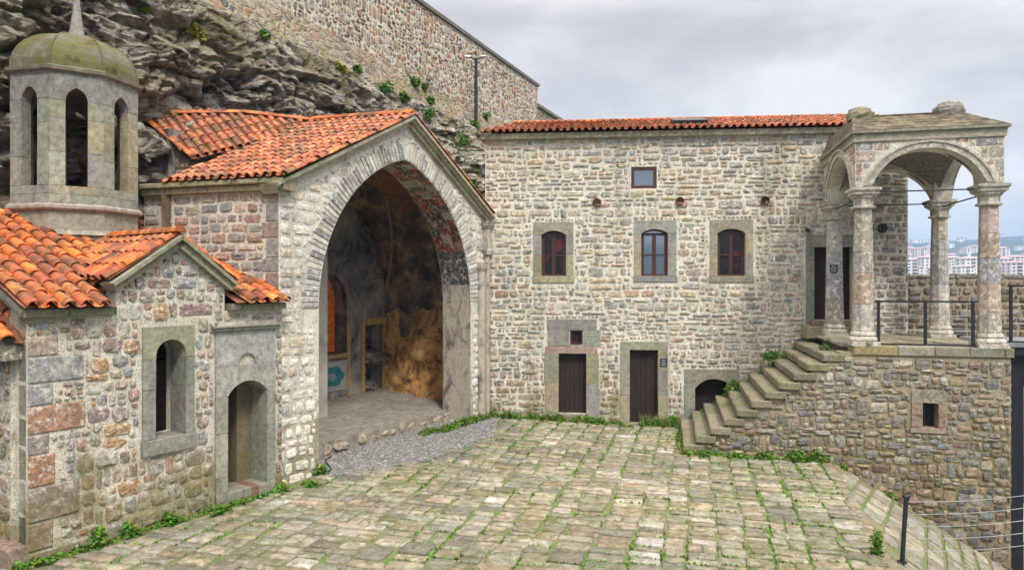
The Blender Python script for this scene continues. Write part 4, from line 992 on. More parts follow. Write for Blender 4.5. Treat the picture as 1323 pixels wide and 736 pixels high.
# lantern tower
TC = V((-8.83, 13.85, 0)); tv = V((TC.x, TC.y)).normalized(); ang = math.atan2(-tv.y, -tv.x); RC = 1.15
LT = MB(); LT.lathe(TC, [(RC + .04, 4.2), (RC + .04, 5.02), (RC + .10, 5.05), (RC + .0, 5.14), (RC + .0, 5.50)], 8, ang + math.pi / 8, mat=0, col=(.30, .29, .24))
LT.lathe(TC, [(RC + .04, 5.503), (RC + .09, 5.54), (RC + .09, 5.59), (RC + .03, 5.63), (RC + .03, 5.65)], 8, ang + math.pi / 8, col=(.34, .31, .27))
ap = RC * math.cos(math.pi / 8); hf = RC * math.sin(math.pi / 8)
for k in range(8):
    t = ang + k * math.pi / 4; nrm = V((math.cos(t), math.sin(t))); dd = V((-nrm.y, nrm.x)); F8 = Fr((TC.x + nrm.x * ap, TC.y + nrm.y * ap, 0), (dd.x, dd.y))
    if F8.N.dot(V((nrm.x, nrm.y, 0))) < 0: F8 = Fr((TC.x + nrm.x * ap, TC.y + nrm.y * ap, 0), (-dd.x, -dd.y))
    hw8 = .18; zs0, zp, zr = 5.97, 7.58, .25; g = .003
    def bl(poly, c=None): LT.prism(F8, poly, -.2, U_(-.001, .004), 0, jit(c or random.choice(PAL_ASH), .12))
    e = hf - .002
    for a_, c_ in ((5.653, 5.81), (5.81, zs0)): 
        mm = U_(-.2, .2); bl(rect(-e, mm - g, a_ + g, c_ - g)); bl(rect(mm, e, a_ + g, c_ - g))
    cu_ = [zs0, zs0 + U_(.5, .65), zs0 + U_(1.15, 1.3), zp]
    for i in range(3):
        c = random.choice(PAL_ASH); c2 = (.32, .29, .19) if (k == 1 and i == 0) else random.choice(PAL_ASH)
        bl(rect(-e, -hw8, cu_[i] + g, cu_[i + 1] - g), c); bl(rect(hw8, e, cu_[i] + g, cu_[i + 1] - g), c2)
    AA = arch(-hw8, hw8, zp, zr, 'point', 12)
    bl([(-e, zp + g), (-hw8, zp + g)] + AA[::-1][1:-1] + [(hw8, zp + g), (e, zp + g), (e, 8.1), (-e, 8.1)], (.25, .255, .235))
LT.build('lantern', M['ashlar'], CH)
b = MB(); b.lathe(TC, [(RC + .02, 8.103), (RC + .08, 8.13), (RC + .10, 8.19), (RC + .02, 8.22)], 8, ang + math.pi / 8, col=(.24, .23, .18)); LN = b.build('lantern_cornice', M['ashlar'], CH)
b = MB(); pr_ = [(RC + .0, 8.223)] + [(RC * math.cos(t * math.pi / 2 / 9) ** .85, 8.23 + .86 * math.sin(t * math.pi / 2 / 9)) for t in range(1, 9)] + [(.13, 9.10)]
b.lathe(TC, pr_, 8, ang + math.pi / 8)
for k in range(8):
    t = ang + math.pi / 8 + k * math.pi / 4
    for i in range(len(pr_) - 1):
        q0 = TC + V((math.cos(t) * pr_[i][0], math.sin(t) * pr_[i][0], pr_[i][1])); q1 = TC + V((math.cos(t) * pr_[i + 1][0], math.sin(t) * pr_[i + 1][0], pr_[i + 1][1])); b.tube(q0, q1, .022, n=5, caps=False)
b.build('dome', M['dome'], CH)
b = MB(); b.lathe(TC, [(.17, 9.06), (.12, 9.3), (.08, 9.6), (.045, 10.0), (.012, 10.5)], 8, smooth=True, col=(.3, .29, .26)); b.build('spire', M['ashlar'], CH)
# low lean-to on the chapel's left end
LN2 = thing('lean_to', 'low tiled lean-to against the left end of the chapel', 'outbuilding', FE.p(-2, 0, 0))
b = MB(); q0 = FE.p(-.06, 3.27, .30); upl = (FE.p(-3.2, 3.27 + 1.15, .3) - q0); upl = (FE.p(-2.0, 4.3, .3) - FE.p(-.06, 3.27, .3))
tiles(b, FE.p(-.12, 3.27, -.25), FE.N, upl, .6, 2.2, None, pitch=.245, expo=.40); b.build('roof', M['tile'], LN2)
b = MB(); b.prism(FE, [(-2.0, 3.0), (-.18, 3.0), (-.18, 3.22), (-2.0, 4.2)], -.25, .30, 0, (.22, .21, .17)); b.prism(FE, [(-2.0, -.4), (-.42, -.4), (-.42, 2.996), (-2, 2.996)], -.26, .05, 1, (.3, .28, .26)); masonry(b, FE, -2, -.42, -.3, 2.98, lambda u, v: True, PAL_CHAPEL, rh=(.16, .3), sw=(.2, .45), w=.05, mat=0, rnd=.45, jitter=.16, wav=.05); b.build('wall', [M['stone_lime'], M['mortar_warm']], LN2)

# ------------------------------------------------------------------ terrace and staircase
TR = thing('terrace', 'high rubble stone terrace wall with a small framed window, under the portico', 'terrace', (8.5, 15.8, 0))
uE = FT.px(1306, 500)[0]; ZF = 2.72
NS, RI, TRD, US = 12, ZF / 12, .316, -.40
def wback(u):  # depth of the back wall measured from the terrace front
    q = FT.p(u, 0, 0); n = FB.N; return -((FB.o - q).dot(n) / FT.N.dot(n)) * -1
prof_ = [(US + .1, -2)]
for i in range(NS):
    prof_ += [(US + i * TRD + .05, i * RI + (.0 if i else -.0) + RI - .19), (US + (i + 1) * TRD + .05, (i + 1) * RI - .19)]
prof_[1] = (US + .1, RI - .19)
prof_ += [(US + NS * TRD + .05, ZF - .24), (uE, ZF - .24), (uE, -4.0)]
tw = [FT.px(x, y) for x, y in ((1192, 552), (1212, 521), (1177, 558), (1221, 504))]
b = MB(); b.slab(FT, prof_, [rect(tw[0][0] - .01, tw[1][0] + .01, tw[0][1] - .01, tw[1][1] + .01)], -.6, 0, 0)
def okT(u, v):
    if u < US + NS * TRD and v > max(.02, (int((u - US) / TRD + 1)) * RI - .21): return False
    if u < US + .12 or v > ZF - .26: return False
    return not (tw[2][0] < u < tw[3][0] and tw[2][1] < v < tw[3][1])
def palT(u, v): return PAL_TERR + [(.42, .39, .34), (.46, .43, .38)] if v > 1.6 else (PAL_TERR if v > 0 else PAL_DARK + PAL_TERR)
masonry(b, FT, US, uE, -3.2, ZF, okT, PAL_TERR, rh=(.11, .24), sw=(.11, .38), gap=.012, bulge=.045, palf=palT, rnd=.6, jitter=.14, wav=.14, small=.8)
b.build('front_wall', [M['mortar_dirty'], M['stone']], TR)
b = MB(); FTR = Fr(FT.p(uE, 0, 0), (-FT.N.x, -FT.N.y)); b.slab(FTR, rect(0.003, 4.3, -5, ZF - .24), [], -.5, -.003, 0); masonry(b, FTR, 0, 4.3, -3, ZF - .26, lambda u, v: True, PAL_TERR, rh=(.15, .25), gap=.03); b.build('side_wall', [M['mortar_dirty'], M['stone']], TR)
surround(TR, FT, tw[2][0], tw[3][0], tw[2][1], tw[3][1], tw[0][0], tw[1][0], tw[0][1], tw[1][1], 0, 'window_surround', proud=.03, pal=[(.30, .24, .20), (.28, .25, .21), (.30, .22, .17)], mat=M['stone'])
b = MB(); b.box(FT, tw[0][0], tw[1][0], tw[0][1], tw[1][1], -.35, -.30)
for k in range(1, 3): x = tw[0][0] + (tw[1][0] - tw[0][0]) * k / 3; b.box(FT, x - .008, x + .008, tw[0][1], tw[1][1], -.2, -.184)
b.build('window', M['iron'], TR)
b = MB(); u = US + NS * TRD + .0
while u < uE + .05:
    l_ = min(U_(.6, 1.1), uE + .06 - u); b.box(FT, u + .004, u + l_ - .004, ZF - .235, ZF - .02 + U_(-.006, .006), -.5, .05, 0, jit(random.choice([(.28, .25, .17), (.25, .24, .20), (.30, .25, .14), (.33, .31, .27)]), .1), .02); u += l_
b.build('coping', M['stone_moss'], TR)
b = MB(); FF = Fr((0, 0, 0), (1, 0, 0), (0, 1, 0))
c4 = [FT.p(US + NS * TRD, 0, -.3), FT.p(uE, 0, -.3), FT.p(uE, 0, 0) + V((1.0, 4.35, 0)), FB.p((FT.p(US + NS * TRD, 0, -3.5) - FB.o).dot(FB.U), 0, 0)]
c4[2] = FT.p(uE, 0, -4.3); c4[3] = FT.p(US + NS * TRD, 0, -3.52)
b.prism(FF, [(q.x, q.y) for q in c4], ZF - .3, ZF - .03, 0, (.30, .27, .22))
o = 3.2
while o < uE:
    w_ = U_(.45, .7); a = .05
    while a < 4.1:
        l_ = U_(.35, .7); q = FT.p(o + w_ / 2, 0, -(a + l_ / 2) - .35)
        if o + w_ / 2 < uE - .1: paver(b, V((q.x, q.y)), V((FT.U.x, FT.U.y)), V((-FT.N.x, -FT.N.y)), w_, l_, lambda x, y: ZF - .035, jit(random.choice(PAL_PAVE)), .003)
        a += l_
    o += w_
b.build('floor', M['paver'], TR)
ST = thing('staircase', 'open flight of worn mossy stone steps rising to the terrace', 'staircase', FT.p(1.2, 0, -1.6))
def fb_w(u):
    q = FT.p(u, 0, 0); d = (q - FB.o).dot(FB.N); return d / (FT.N.dot(FB.N))
for i in range(NS - 1):
    b = MB(); u0 = US + i * TRD - .03; u1 = u0 + TRD + .16; z1 = (i + 1) * RI; z0 = z1 - .18; n_ = 3 if i % 2 else 2
    wb0 = -(fb_w((u0 + u1) / 2) - .06); cuts = [.06 + U_(-.03, .05)] + sorted([U_(.25, .75) * wb0 for _ in range(n_ - 1)], reverse=True) + [wb0]
    for k in range(len(cuts) - 1):
        w1_, w0_ = cuts[k] - .004, cuts[k + 1] + .004; du = U_(-.02, .02); P_ = []
        FST = Fr(FT.p(0, 0, w1_), -FT.N)   # run along depth so that the nosing bevels
        b.prism(Fr(FT.p(u0 + du, z0, 0), FT.U), [(0, 0), (u1 - u0, 0), (u1 - u0, .18 + U_(-.008, .004)), (.03, .18 + U_(-.008, .004)), (0, .155)], w0_, w1_, 0, jit(random.choice([(.26, .235, .16), (.29, .265, .19), (.23, .215, .155)]), .1), .022)
    b.box(FT, u0 + .10, u1 + .05, z0 - RI * 1.1 if i else -.3, z0 - .004, wb0, -.07, 0, (.22, .19, .14)); 
    b.build('step', M['stone_moss'], ST)

# ------------------------------------------------------------------ portico
PT = thing('portico', 'square four column stone portico with round arches standing on the terrace', 'portico', FT.p(5, ZF, -1.8))
ci = [(3.67, -.25), (3.67 + 2.60, -.25), (3.67, -3.18), (3.67 + 2.60, -3.18)]; ZC = 6.35
FP = FT
for n_, (u, w) in enumerate(ci):
    base = FP.p(u, ZF - .03, w); t = bpy.data.objects.new('column', None); COL.objects.link(t); t.parent = PT; t.location = base - PT.location
    b = MB(); ax = (FT.U.x, FT.U.y); q2 = math.sqrt(2)
    b.lathe(base, [(.30 * q2, 0), (.30 * q2, .10)], 4, math.pi / 4, ax, col=(.46, .43, .37)); b.lathe(base, [(.31, .10), (.33, .14), (.31, .19), (.26, .22), (.29, .25), (.275, .30), (.25, .33)], 8, math.pi / 8, ax, col=(.46, .43, .37)); b.build('base', M['stone_pale'], t)
    b = MB(); z = .33; r0 = .245
    while z < 3.18 - .1:
        h = min(U_(.45, .75), 3.18 - z); r1 = r0 - .012
        if 3.18 - z - h < .2: h = 3.18 - z
        b.lathe(base, [(r0 - .006, z + .003), (r0, z + .012), (r1, z + h - .012), (r1 - .006, z + h - .003)], 8, math.pi / 8, ax, col=jit(random.choice([(.34, .33, .31), (.30, .30, .31), (.40, .33, .29), (.38, .29, .23), (.42, .40, .36), (.33, .30, .25)]), .1)); z += h; r0 = r1
    b.build('shaft', M['stone_pale'], t)
    b = MB(); r0 = .21
    b.lathe(base, [(r0, 3.18), (r0 + .05, 3.2), (r0 + .05, 3.24), (r0, 3.26), (r0 + .01, 3.4), (r0 + .06, 3.44), (r0 + .07, 3.47)], 8, math.pi / 8, ax, col=(.42, .39, .34))
    b.lathe(base, [((r0 + .02) * q2, 3.47), ((r0 + .07) * q2, 3.51), ((r0 + .07) * q2, 3.55), ((r0 + .11) * q2, 3.60), ((r0 + .11) * q2, 3.66)], 4, math.pi / 4, ax, col=(.40, .38, .33)); b.build('capital', M['stone_pale'], t)
zc0 = ZC + .003; zt0 = 7.40; TH = .44
u0, u1, w0, w1 = ci[0][0] - TH / 2, ci[1][0] + TH / 2, ci[2][1] - TH / 2, ci[0][1] + TH / 2
sides = [(Fr(FT.p(0, 0, w1), FT.U), u0, u1, True), (Fr(FT.p(u0, 0, 0), -FT.N), -w1, -w0, False), (Fr(FT.p(0, 0, w0), -FT.U), -u1, -u0, True), (Fr(FT.p(u1, 0, 0), FT.N), w0, w1, False)]
sides[1] = (Fr(FT.p(u0, 0, 0), FT.N), w0, w1, False); sides[3] = (Fr(FT.p(u1, 0, 0), -FT.N), -w1, -w0, False)
b = MB(); arcs = MB()
for F_, a0, a1, full in sides:
    arcs = MB()
    s0, s1 = a0 + TH * .82, a1 - TH * .82; AR = arch(s0, s1, zc0 + .05, .80 if full else .95, 'seg', 20)
    e0_, e1_ = (a0, a1) if full else (a0 + TH + .002, a1 - TH - .002)
    out = [(e0_, zc0)] + ([(s0, zc0)] if full else []) + [p for p in AR[::-1] if p[0] > e0_ + .01 and p[0] < e1_ - .01] + ([(s1, zc0)] if full else []) + [(e1_, zc0), (e1_, zt0), (e0_, zt0)]
    b.slab(F_, out, [], -TH, 0.0, 0, (.3, .28, .25))
    AO_ = arch(s0 - .2, s1 + .2, zc0 + .03, 1.0 if full else 1.16, 'seg', 20)
    pin = AO_ + [(s0 - .2, zc0 - .1), (s1 + .2, zc0 - .1)]
    for _ in range(1): masonry(b, F_, a0, a1, zc0, zt0, lambda u, v: not inpoly(pin, u, v), PAL_PORT, rh=(.22, .32), sw=(.3, .7), gap=.012, bulge=.012, mat=1, rnd=.04, jitter=.02, wav=0, small=0)
    for i in range(20):
        P4_ = [AR[i], AO_[i], AO_[i + 1], AR[i + 1]]; arcs.prism(F_, P4_, -.02, .035, 0, jit((.42, .39, .34), .1), .006)
        Am = [((AR[k][0] * .25 + AO_[k][0] * .75), (AR[k][1] * .25 + AO_[k][1] * .75)) for k in (i, i + 1)]; arcs.prism(F_, [Am[0], AO_[i], AO_[i + 1], Am[1]], .036, .065, 0, (.40, .38, .33))
    arcs.build('arch_moulding', M['stone_pale'], PT)
b.build('arcade_wall', [M['mortar_warm'], M['stone_lime']], PT)
# shallow domed ceiling
b = MB(); n_ = 14; P = []
for i in range(n_ + 1):
    for j in range(n_ + 1):
        x, y = i / n_ * 2 - 1, j / n_ * 2 - 1; z = ZC + .15 + .85 * (1 - max(abs(x), abs(y)) ** 2.4 * .0 - (abs(x) * abs(y)) ** 1.3)
        P.append(FT.p((u0 + u1) / 2 + x * (u1 - u0 - .6) / 2, z, (w0 + w1) / 2 + y * (w1 - w0 - .6) / 2))
b.add(P, [(i * (n_ + 1) + j, (i + 1) * (n_ + 1) + j, (i + 1) * (n_ + 1) + j + 1, i * (n_ + 1) + j + 1) for i in range(n_) for j in range(n_)], 0, (.2, .18, .16), True); b.build('ceiling', M['stone'], PT)
FPl = Fr(FT.p((u0 + u1) / 2, 0, (w0 + w1) / 2), FT.U, -FT.N)   # plan frame: u right, v away, w up?
hx, hy = (u1 - u0) / 2, (w1 - w0) / 2; c0 = FT.p((u0 + u1) / 2, 0, (w0 + w1) / 2)
def plan_box(mb_, x0, x1, y0, y1, z0, z1, x2=None, x3=None, y2=None, y3=None, col=(1, 1, 1)):
    """block in the portico's plan; the second rectangle is the top one"""
    x2 = x0 if x2 is None else x2; x3 = x1 if x3 is None else x3; y2 = y0 if y2 is None else y2; y3 = y1 if y3 is None else y3
    q = lambda x, y, z: c0 + FT.U * x - FT.N * y + V((0, 0, z))
    mb_.add([q(x0, y0, z0), q(x1, y0, z0), q(x1, y1, z0), q(x0, y1, z0), q(x2, y2, z1), q(x3, y2, z1), q(x3, y3, z1), q(x2, y3, z1)], [(0, 1, 2, 3), (4, 5, 6, 7), (0, 1, 5, 4), (1, 2, 6, 5), (2, 3, 7, 6), (3, 0, 4, 7)], 0, col)
b = MB(); plan_box(b, -hx - .04, hx + .04, -hy - .04, hy + .1, zt0 + .003, zt0 + .08, col=(.36, .33, .28))
e = .05; plan_box(b, -hx - .04, hx + .04, -hy - .04, hy + .1, zt0 + .083, zt0 + .19, -hx - e, hx + e, -hy - e, hy + .1, col=(.32, .30, .25)); plan_box(b, -hx - e - .05, hx + e + .05, -hy - e - .05, hy + .12, zt0 + .193, zt0 + .255, col=(.26, .25, .20)); b.build('cornice', M['ashlar'], PT)
b = MB(); zr0 = zt0 + .268; nst = 5; xa, xb, ya, yb = -hx - e - .02, hx + e + .02, -hy - e - .02, hy + .1
for i in range(nst):
    t0, t1 = i / nst, (i + 1) / nst; L = lambda a_, c_, t: a_ + (c_ - a_) * t
    plan_box(b, L(xa, xa + .22, t0), L(xb, xb - .55, t0), L(ya, ya + .95, t0), yb, zr0 + .5 * t0, zr0 + .5 * t1 - .012, L(xa, xa + .22, t1) - .02, L(xb, xb - .55, t1) + .02, L(ya, ya + .95, t1) - .03, yb)
plan_box(b, xa + .22, xb - .55, ya + .95, yb, zr0 + .49, zr0 + .54); b.build('roof', M['slabroof'], PT)
for k, (x, sc) in enumerate(((xa + .42, 1.0), (xb - .80, 1.1))):
    b = MB(); P = []; q0 = c0 + FT.U * x - FT.N * (ya + 1.12) + V((0, 0, zr0 + .46))
    for r_, z_ in ((.24, 0), (.27, .1), (.27, .18), (.22, .2), (.2, .28), (.1 if k == 0 else .08, .33)):
        for i in range(8): t = math.pi / 8 + i * math.pi / 4; P.append(q0 + V((math.cos(t) * r_ * sc * 1.2 * U_(.9, 1.1), math.sin(t) * r_ * sc * U_(.9, 1.1), z_ * sc)))
    b.add(P, [(j * 8 + i, j * 8 + (i + 1) % 8, (j + 1) * 8 + (i + 1) % 8, (j + 1) * 8 + i) for j in range(5) for i in range(8)] + [tuple(range(40, 48))], 0, (.34, .32, .29) if k else (.27, .25, .17)); b.build('finial_stone', M['stone_moss'] if k == 0 else M['stone'], PT)
for a_, c_ in ((0, 1), (0, 2), (1, 3), (2, 3)):
    b = MB(); z = ZC - .08 - (.1 if (a_, c_) in ((0, 2), (1, 3)) else 0); b.tube(FT.p(ci[a_][0], z, ci[a_][1]), FT.p(ci[c_][0], z, ci[c_][1]), .018, n=6); b.build('tie_rod', M['iron'], PT)
pl = FT.px(1077, 347, ci[2][1] + .25); plaque(FT, 1077, 347, .10, .11, ci[2][1] + .235, 'small dark plaque on the rear left portico column')
SP = thing('wall_spotlight', 'small black spotlight on the wall left of the terrace door', 'light', FB.p(*bp(1041, 297)))
b = MB(); q = FB.p(*bp(1041, 297)); b.tube(q, q + FB.N * .12, .015, n=6); b.build('bracket', M['iron'], SP); b = MB(); b.tube(q + FB.N * .12 + V((-.05, 0, .02)), q + FB.N * .16 + V((.06, 0, -.05)), .045, .055, n=10); b.build('lamp_head', M['iron'], SP)

# parapet behind the portico
b = MB(); u2 = uR + 9; zp = 4.36
b.slab(FB, [(uR + .004, -2), (u2, -2), (u2, zp)] + [(u2 - (u2 - uR) * k / 12, zp + U_(-.06, .05)) for k in range(1, 12)] + [(uR + .004, zp)], [], -.5, -.03, 0)
masonry(b, FB, uR, u2, 2.4, zp + .02, lambda u, v: True, PAL_TERR + PAL_DARK, rh=(.14, .26), sw=(.18, .5), gap=.035, w=-.03, bulge=.05)
u = uR + .01
while u < u2: l_ = U_(.2, .5); b.box(FB, u, u + l_ - .02, zp - .06, zp + U_(.0, .06), -.52, .0, 1, jit(random.choice(PAL_TERR)), .03); u += l_
solo('parapet_wall', b, [M['mortar_dirty'], M['stone_moss']], 'low rubble parapet wall behind the portico, with the city beyond', 'wall', FB.p(uR + 3, 2.6, -.2))

# ------------------------------------------------------------------ railings, walkway, cable fence
def railing(label, F, u0, u1, z0, z1, w, posts, group=None):
    t = thing('railing', label, 'railing', F.p((u0 + u1) / 2, z0, w), group)
    b = MB(); b.box(F, u0, u1, z1 - .04, z1, w - .025, w + .025); b.build('top_rail', M['iron'], t)
    b = MB(); b.box(F, u0, u1, z0 + .0, z0 + .035, w - .02, w + .02); b.build('bottom_rail', M['iron'], t)
    for u in posts: b = MB(); b.box(F, u - .028, u + .028, z0 + .036, z1 - .041, w - .028, w + .028); b.build('post', M['iron'], t)
    for k in (1, 2): b = MB(); z = z0 + (z1 - z0) * k / 3; b.tube(F.p(u0, z, w), F.p(u1, z, w), .005, n=4); b.build('wire', M['steel'], t)
ra, rz = FT.px(1131, 388, -.12); rb2 = FT.px(1264, 388, -.12)[0]
railing('black metal railing between the two front columns of the portico', FT, ra, rb2, ZF + .0, rz, -.12, [FT.px(x, 400, -.12)[0] for x in (1135, 1195.5, 1257)])
WK = thing('walkway', 'dark steel footbridge leading off the right end of the terrace', 'walkway', FT.p(uE + 1, ZF, -1.5))
b = MB(); b.box(FT, uE - .05, uE + 5, ZF - .03, ZF + .07, -2.6, -.45); b.build('deck', M['steel'], WK)
b = MB(); b.box(FT, uE + .012, uE + 5, ZF - .22, ZF - .034, -.62, -.5); b.box(FT, uE + .012, uE + 5, ZF - .22, ZF - .034, -2.5, -2.4); b.build('girder', M['iron'], WK)
for u, w_ in ((uE + .25, -.7), (uE + 3.2, -.7)):
    b = MB(); b.box(FT, u, u + .3, -5, ZF - .225, w_ - .2, w_); b.build('support', M['iron'], WK)
b = MB(); b.box(FT, uE + .012, uE + 5, 1.55, ZF - .225, -2.6, -2.45); b.build('soffit_panel', M['rust'], WK)
r2z = FT.px(1310, 368, -.5)[1]
railing('black metal railing along the steel footbridge at the right edge', FT, FT.px(1302, 370, -.5)[0], uE + 5, ZF + .075, r2z, -.5, [FT.px(1306, 400, -.5)[0], uE + 2.2, uE + 4.0])
CF = thing('cable_fence', 'low cable fence with a leaning black post at the paved edge', 'fence', (5.80, 10.15, 0))
pb_ = V((5.80, 10.15, -.02)); pt_ = V((5.89, 10.2, .93)); b = MB(); b.tube(pb_, pt_, .032, n=10); b.lathe(pt_, [(.05, -.01), (.055, .02), (.03, .045)], 10, smooth=True); b.lathe(pb_, [(.07, .0), (.07, .02)], 8); b.build('post', M['iron'], CF)
p2 = V((8.55, 10.9, -1.9)); p2t = V((8.6, 10.9, .86)); b = MB(); b.tube(p2, p2t, .032, n=10); b.build('post', M['iron'], CF)
for k in range(5):
    t = .93 - k * .19; a_ = pb_.lerp(pt_, t); c_ = V((8.6, 10.9, .80 - k * .20)); b = MB(); n_ = 8
    for i in range(n_):
        f0, f1 = i / n_, (i + 1) / n_; sg = lambda f: a_.lerp(c_, f) - V((0, 0, .05 * math.sin(math.pi * f))); b.tube(sg(f0), sg(f1), .006, n=5)
    b.build('cable', M['steel'], CF)
# black cable lying on the gravel
b = MB(); pts = [FA.p(1.15 + .16 * k, 0, .18 - .16 * k + .10 * math.sin(k * 1.3)) for k in range(7)]
pts = [V((p.x, p.y, gh(p.x, p.y) + .03)) for p in pts]
for i in range(6): b.tube(pts[i], pts[i + 1], .013, n=6)
solo('electric_cable', b, M['iron'], 'short black cable lying on the gravel by the left pier', 'cable', pts[0])

# ------------------------------------------------------------------ cliff, rubble apron, fortress wall, lamp
def wx(D): return -18.59 + .4486 * D
baseL = [(-17, 8), (-12.6, 13.0), (-10.6, 16.0), (-8.9, 18.6), (-6.0, 22.2), (-3.4, 24.6), (-.9, 25.8), (1.5, 27.5), (5, 31), (9, 36)]
topD = [5, 12.5, 16.5, 20.5, 24.5, 28.0, 32.5, 38, 46, 56]
n1_, n2_ = 420, 190; P = []
def rockp(t, s_, amp=1.0):
    k = t * (len(baseL) - 1); i = min(int(k), len(baseL) - 2); f = k - i
    bx = V((baseL[i][0], baseL[i][1], -1.0)).lerp(V((baseL[i + 1][0], baseL[i + 1][1], -1.0)), f); D = topD[i] + (topD[i + 1] - topD[i]) * f
    tx = V((wx(D) + 1.35, D - .60, 11.9)); p = bx.lerp(tx, s_); z = p.z
    out = V((.80, -.60, 0)); q = p * .33; q.z *= 1.5
    ridg = noise.ridged_multi_fractal(q + V((5, 2, 1)), .9, 2.1, 5, 1.0, 2.0)
    d = 1.9 * math.sin(math.pi * min(1, s_)) ** .8 * .55 + (ridg - 1.0) * .55 * amp + noise.fractal(p * 1.4, .7, 2.1, 4) * .22 * amp
    qs = V((p.x * .8 + p.z * .42, p.y * .8, p.z * 1.5 - p.x * .5)) + noise.noise_vector(p * .7) * .5
    for sc_, am in ((.75, .36), (2.1, .16)):
        dv, pv = noise.voronoi(qs * sc_); d += (noise.cell(pv[0] * 3.7) - .5) * am + (noise.cell(pv[0] * 1.9 + V((9, 0, 0))) - .5) * (qs * sc_ - pv[0]).z * am * 1.4 - math.exp(-(dv[1] - dv[0]) / .07) * am * .7
    fade = min(1, (1 - s_) * 6 + .12)
    return p + out * d * fade + V((0, 0, .25 * noise.noise(p * .8) * fade))
for i in range(n1_ + 1):
    for j in range(n2_ + 1): P.append(rockp(i / n1_, j / n2_))
b = MB(); b.add(P, [(i * (n2_ + 1) + j, (i + 1) * (n2_ + 1) + j, (i + 1) * (n2_ + 1) + j + 1, i * (n2_ + 1) + j + 1) for i in range(n1_) for j in range(n2_)], 0, (1, 1, 1), False)
b.build('cliff_terrain', M['rock'], kind='structure')
b = MB(); P = []; n1_, n2_ = 160, 14
for i in range(n1_ + 1):
    D = 6 + 50 * i / n1_
    for j in range(n2_ + 1):
        t = j / n2_; z = 11.35 + 2.35 * t + .3 * noise.noise(V((D * .4, t * 2, 0))) + .5 * (1 - t) * sst((24 - D) / 5) - .9 * (1 - t) * sst((D - 26) / 5); off = 1.25 * (1 - t) + .02
        if t < .35: off += .0
        n_ = .10 * noise.fractal(V((D * .8, z, 2)), .8, 2, 4)
        P.append(V((wx(D) + .912 * (off + n_), D - .409 * (off + n_), z)))
b.add(P, [(i * (n2_ + 1) + j, (i + 1) * (n2_ + 1) + j, (i + 1) * (n2_ + 1) + j + 1, i * (n2_ + 1) + j + 1) for i in range(n1_) for j in range(n2_)], 0, (1, 1, 1), True)
b.build('rubble_terrain', M['rubble'], kind='structure')
FX = Fr((wx(5), 5, 0), (.4486, 1)); LX = (45.2 - 5) / FX.U.y; L2 = (60 - 5) / FX.U.y
FW_ = thing('fortress_wall', 'high sloping fortress wall of small brown stones above the cliff', 'wall', FX.p(20, 13, -.5))
b = MB(); b.slab(FX, rect(0, LX, 10, 17.2), [], -1.2, 0, 0)
masonry(b, FX, 12, LX, 13.2, 17.15, lambda u, v: True, PAL_FORT, rh=(.16, .30), sw=(.14, .36), gap=.05, bulge=.05, rnd=.85, jitter=.2, wav=.3, small=.5, n=8)
b.build('wall', [M['mortar_warm'], M['far']], FW_)
b = MB(); b.box(FX, 0, LX + .1, 17.203, 17.38, -1.3, .12, 0, (.17, .16, .14)); b.build('coping', M['far'], FW_)
FW2_ = thing('fortress_wall', 'lower stepped end of the fortress wall just above the back roof', 'wall', FX.p(LX + 4, 12, -.5))
b = MB(); b.slab(FX, rect(LX + .004, L2, 8, 15.9), [], -1.2, -.05, 0); masonry(b, FX, LX, L2, 12.5, 15.85, lambda u, v: True, PAL_FORT, rh=(.16, .30), sw=(.14, .36), gap=.075, w=-.05, bulge=.05, rnd=.95, jitter=.2, n=8); b.build('wall', [M['mortar_dirty'], M['far']], FW2_)
b = MB(); b.box(FX, LX + .01, L2, 15.903, 16.1, -1.3, .1, 0, (.20, .20, .14)); b.build('coping', M['far'], FW2_)
uL, zL = FX.px(615, 145, .6); LP = thing('lamp_post', 'tall black lamp post with twin heads standing against the fortress wall', 'lamp post', FX.p(uL, zL - 1, .6))
uL2, zL2 = FX.px(615, 76, .6)
b = MB(); b.tube(FX.p(uL, zL - 1.0, .6), FX.p(uL, zL2, .6), .10, .08, n=8); b.build('pole', M['iron'], LP)
for s_ in (-1, 1):
    b = MB(); q = FX.p(uL, zL2 - .1, .6); q1 = q + V((s_ * .30, -.2, .12)); b.tube(q, q1, .03, n=6); b.tube(q1, q1 + V((s_ * .28, -.12, -.02)), .10, .07, n=8, mat=1); b.build('lamp_head', [M['iron'], M['steel']], LP)

# shrubs rooted on the cliff
def on_ray(x, y, D): return V(((x - CX) / FPX * D, D, CAMZ + (CY - y) / FPX * D))
SHR = [(341, 46, 22.0, .26, 'round green shrub high on the wall near the top of the photograph'), (253, 46, 18.6, .34, 'yellowing shrub on the cliff, high to the right of the bell tower'), (461, 93, 26.6, .26, 'small green shrub below the fortress wall, upper of the left pair'), (497, 114, 27.5, .40, 'larger green shrub on the rubble slope above the hall roof'), (533, 108, 29.9, .36, 'green shrub at the foot of the fortress wall, left of the lamp post'), (548, 116, 30.4, .30, 'small green shrub close right of the one at the wall foot'), (521, 127, 28.6, .28, 'tiny green shrub midway down the rubble slope'), (555, 132, 30.3, .28, 'tiny green shrub on the slope over the gable peak'), (553, 151, 28.5, .42, 'dense green shrub just above the gable peak'), (612, 163, 30, .45, 'wide green shrub at the left end of the back roof'), (627, 153, 33, .35, 'green shrub poking up over the left corner of the back roof'), (596, 186, 27, .45, 'dark green shrub in the gap between gable and back building'), (185, 14, 17.0, .16, 'small green tuft on the cliff above the bell tower dome'), (440, 90, 26.0, .28, 'yellow green tuft on the slope beside the upper small shrub')]
dg = bpy.context.evaluated_depsgraph_get()
from mathutils.bvhtree import BVHTree
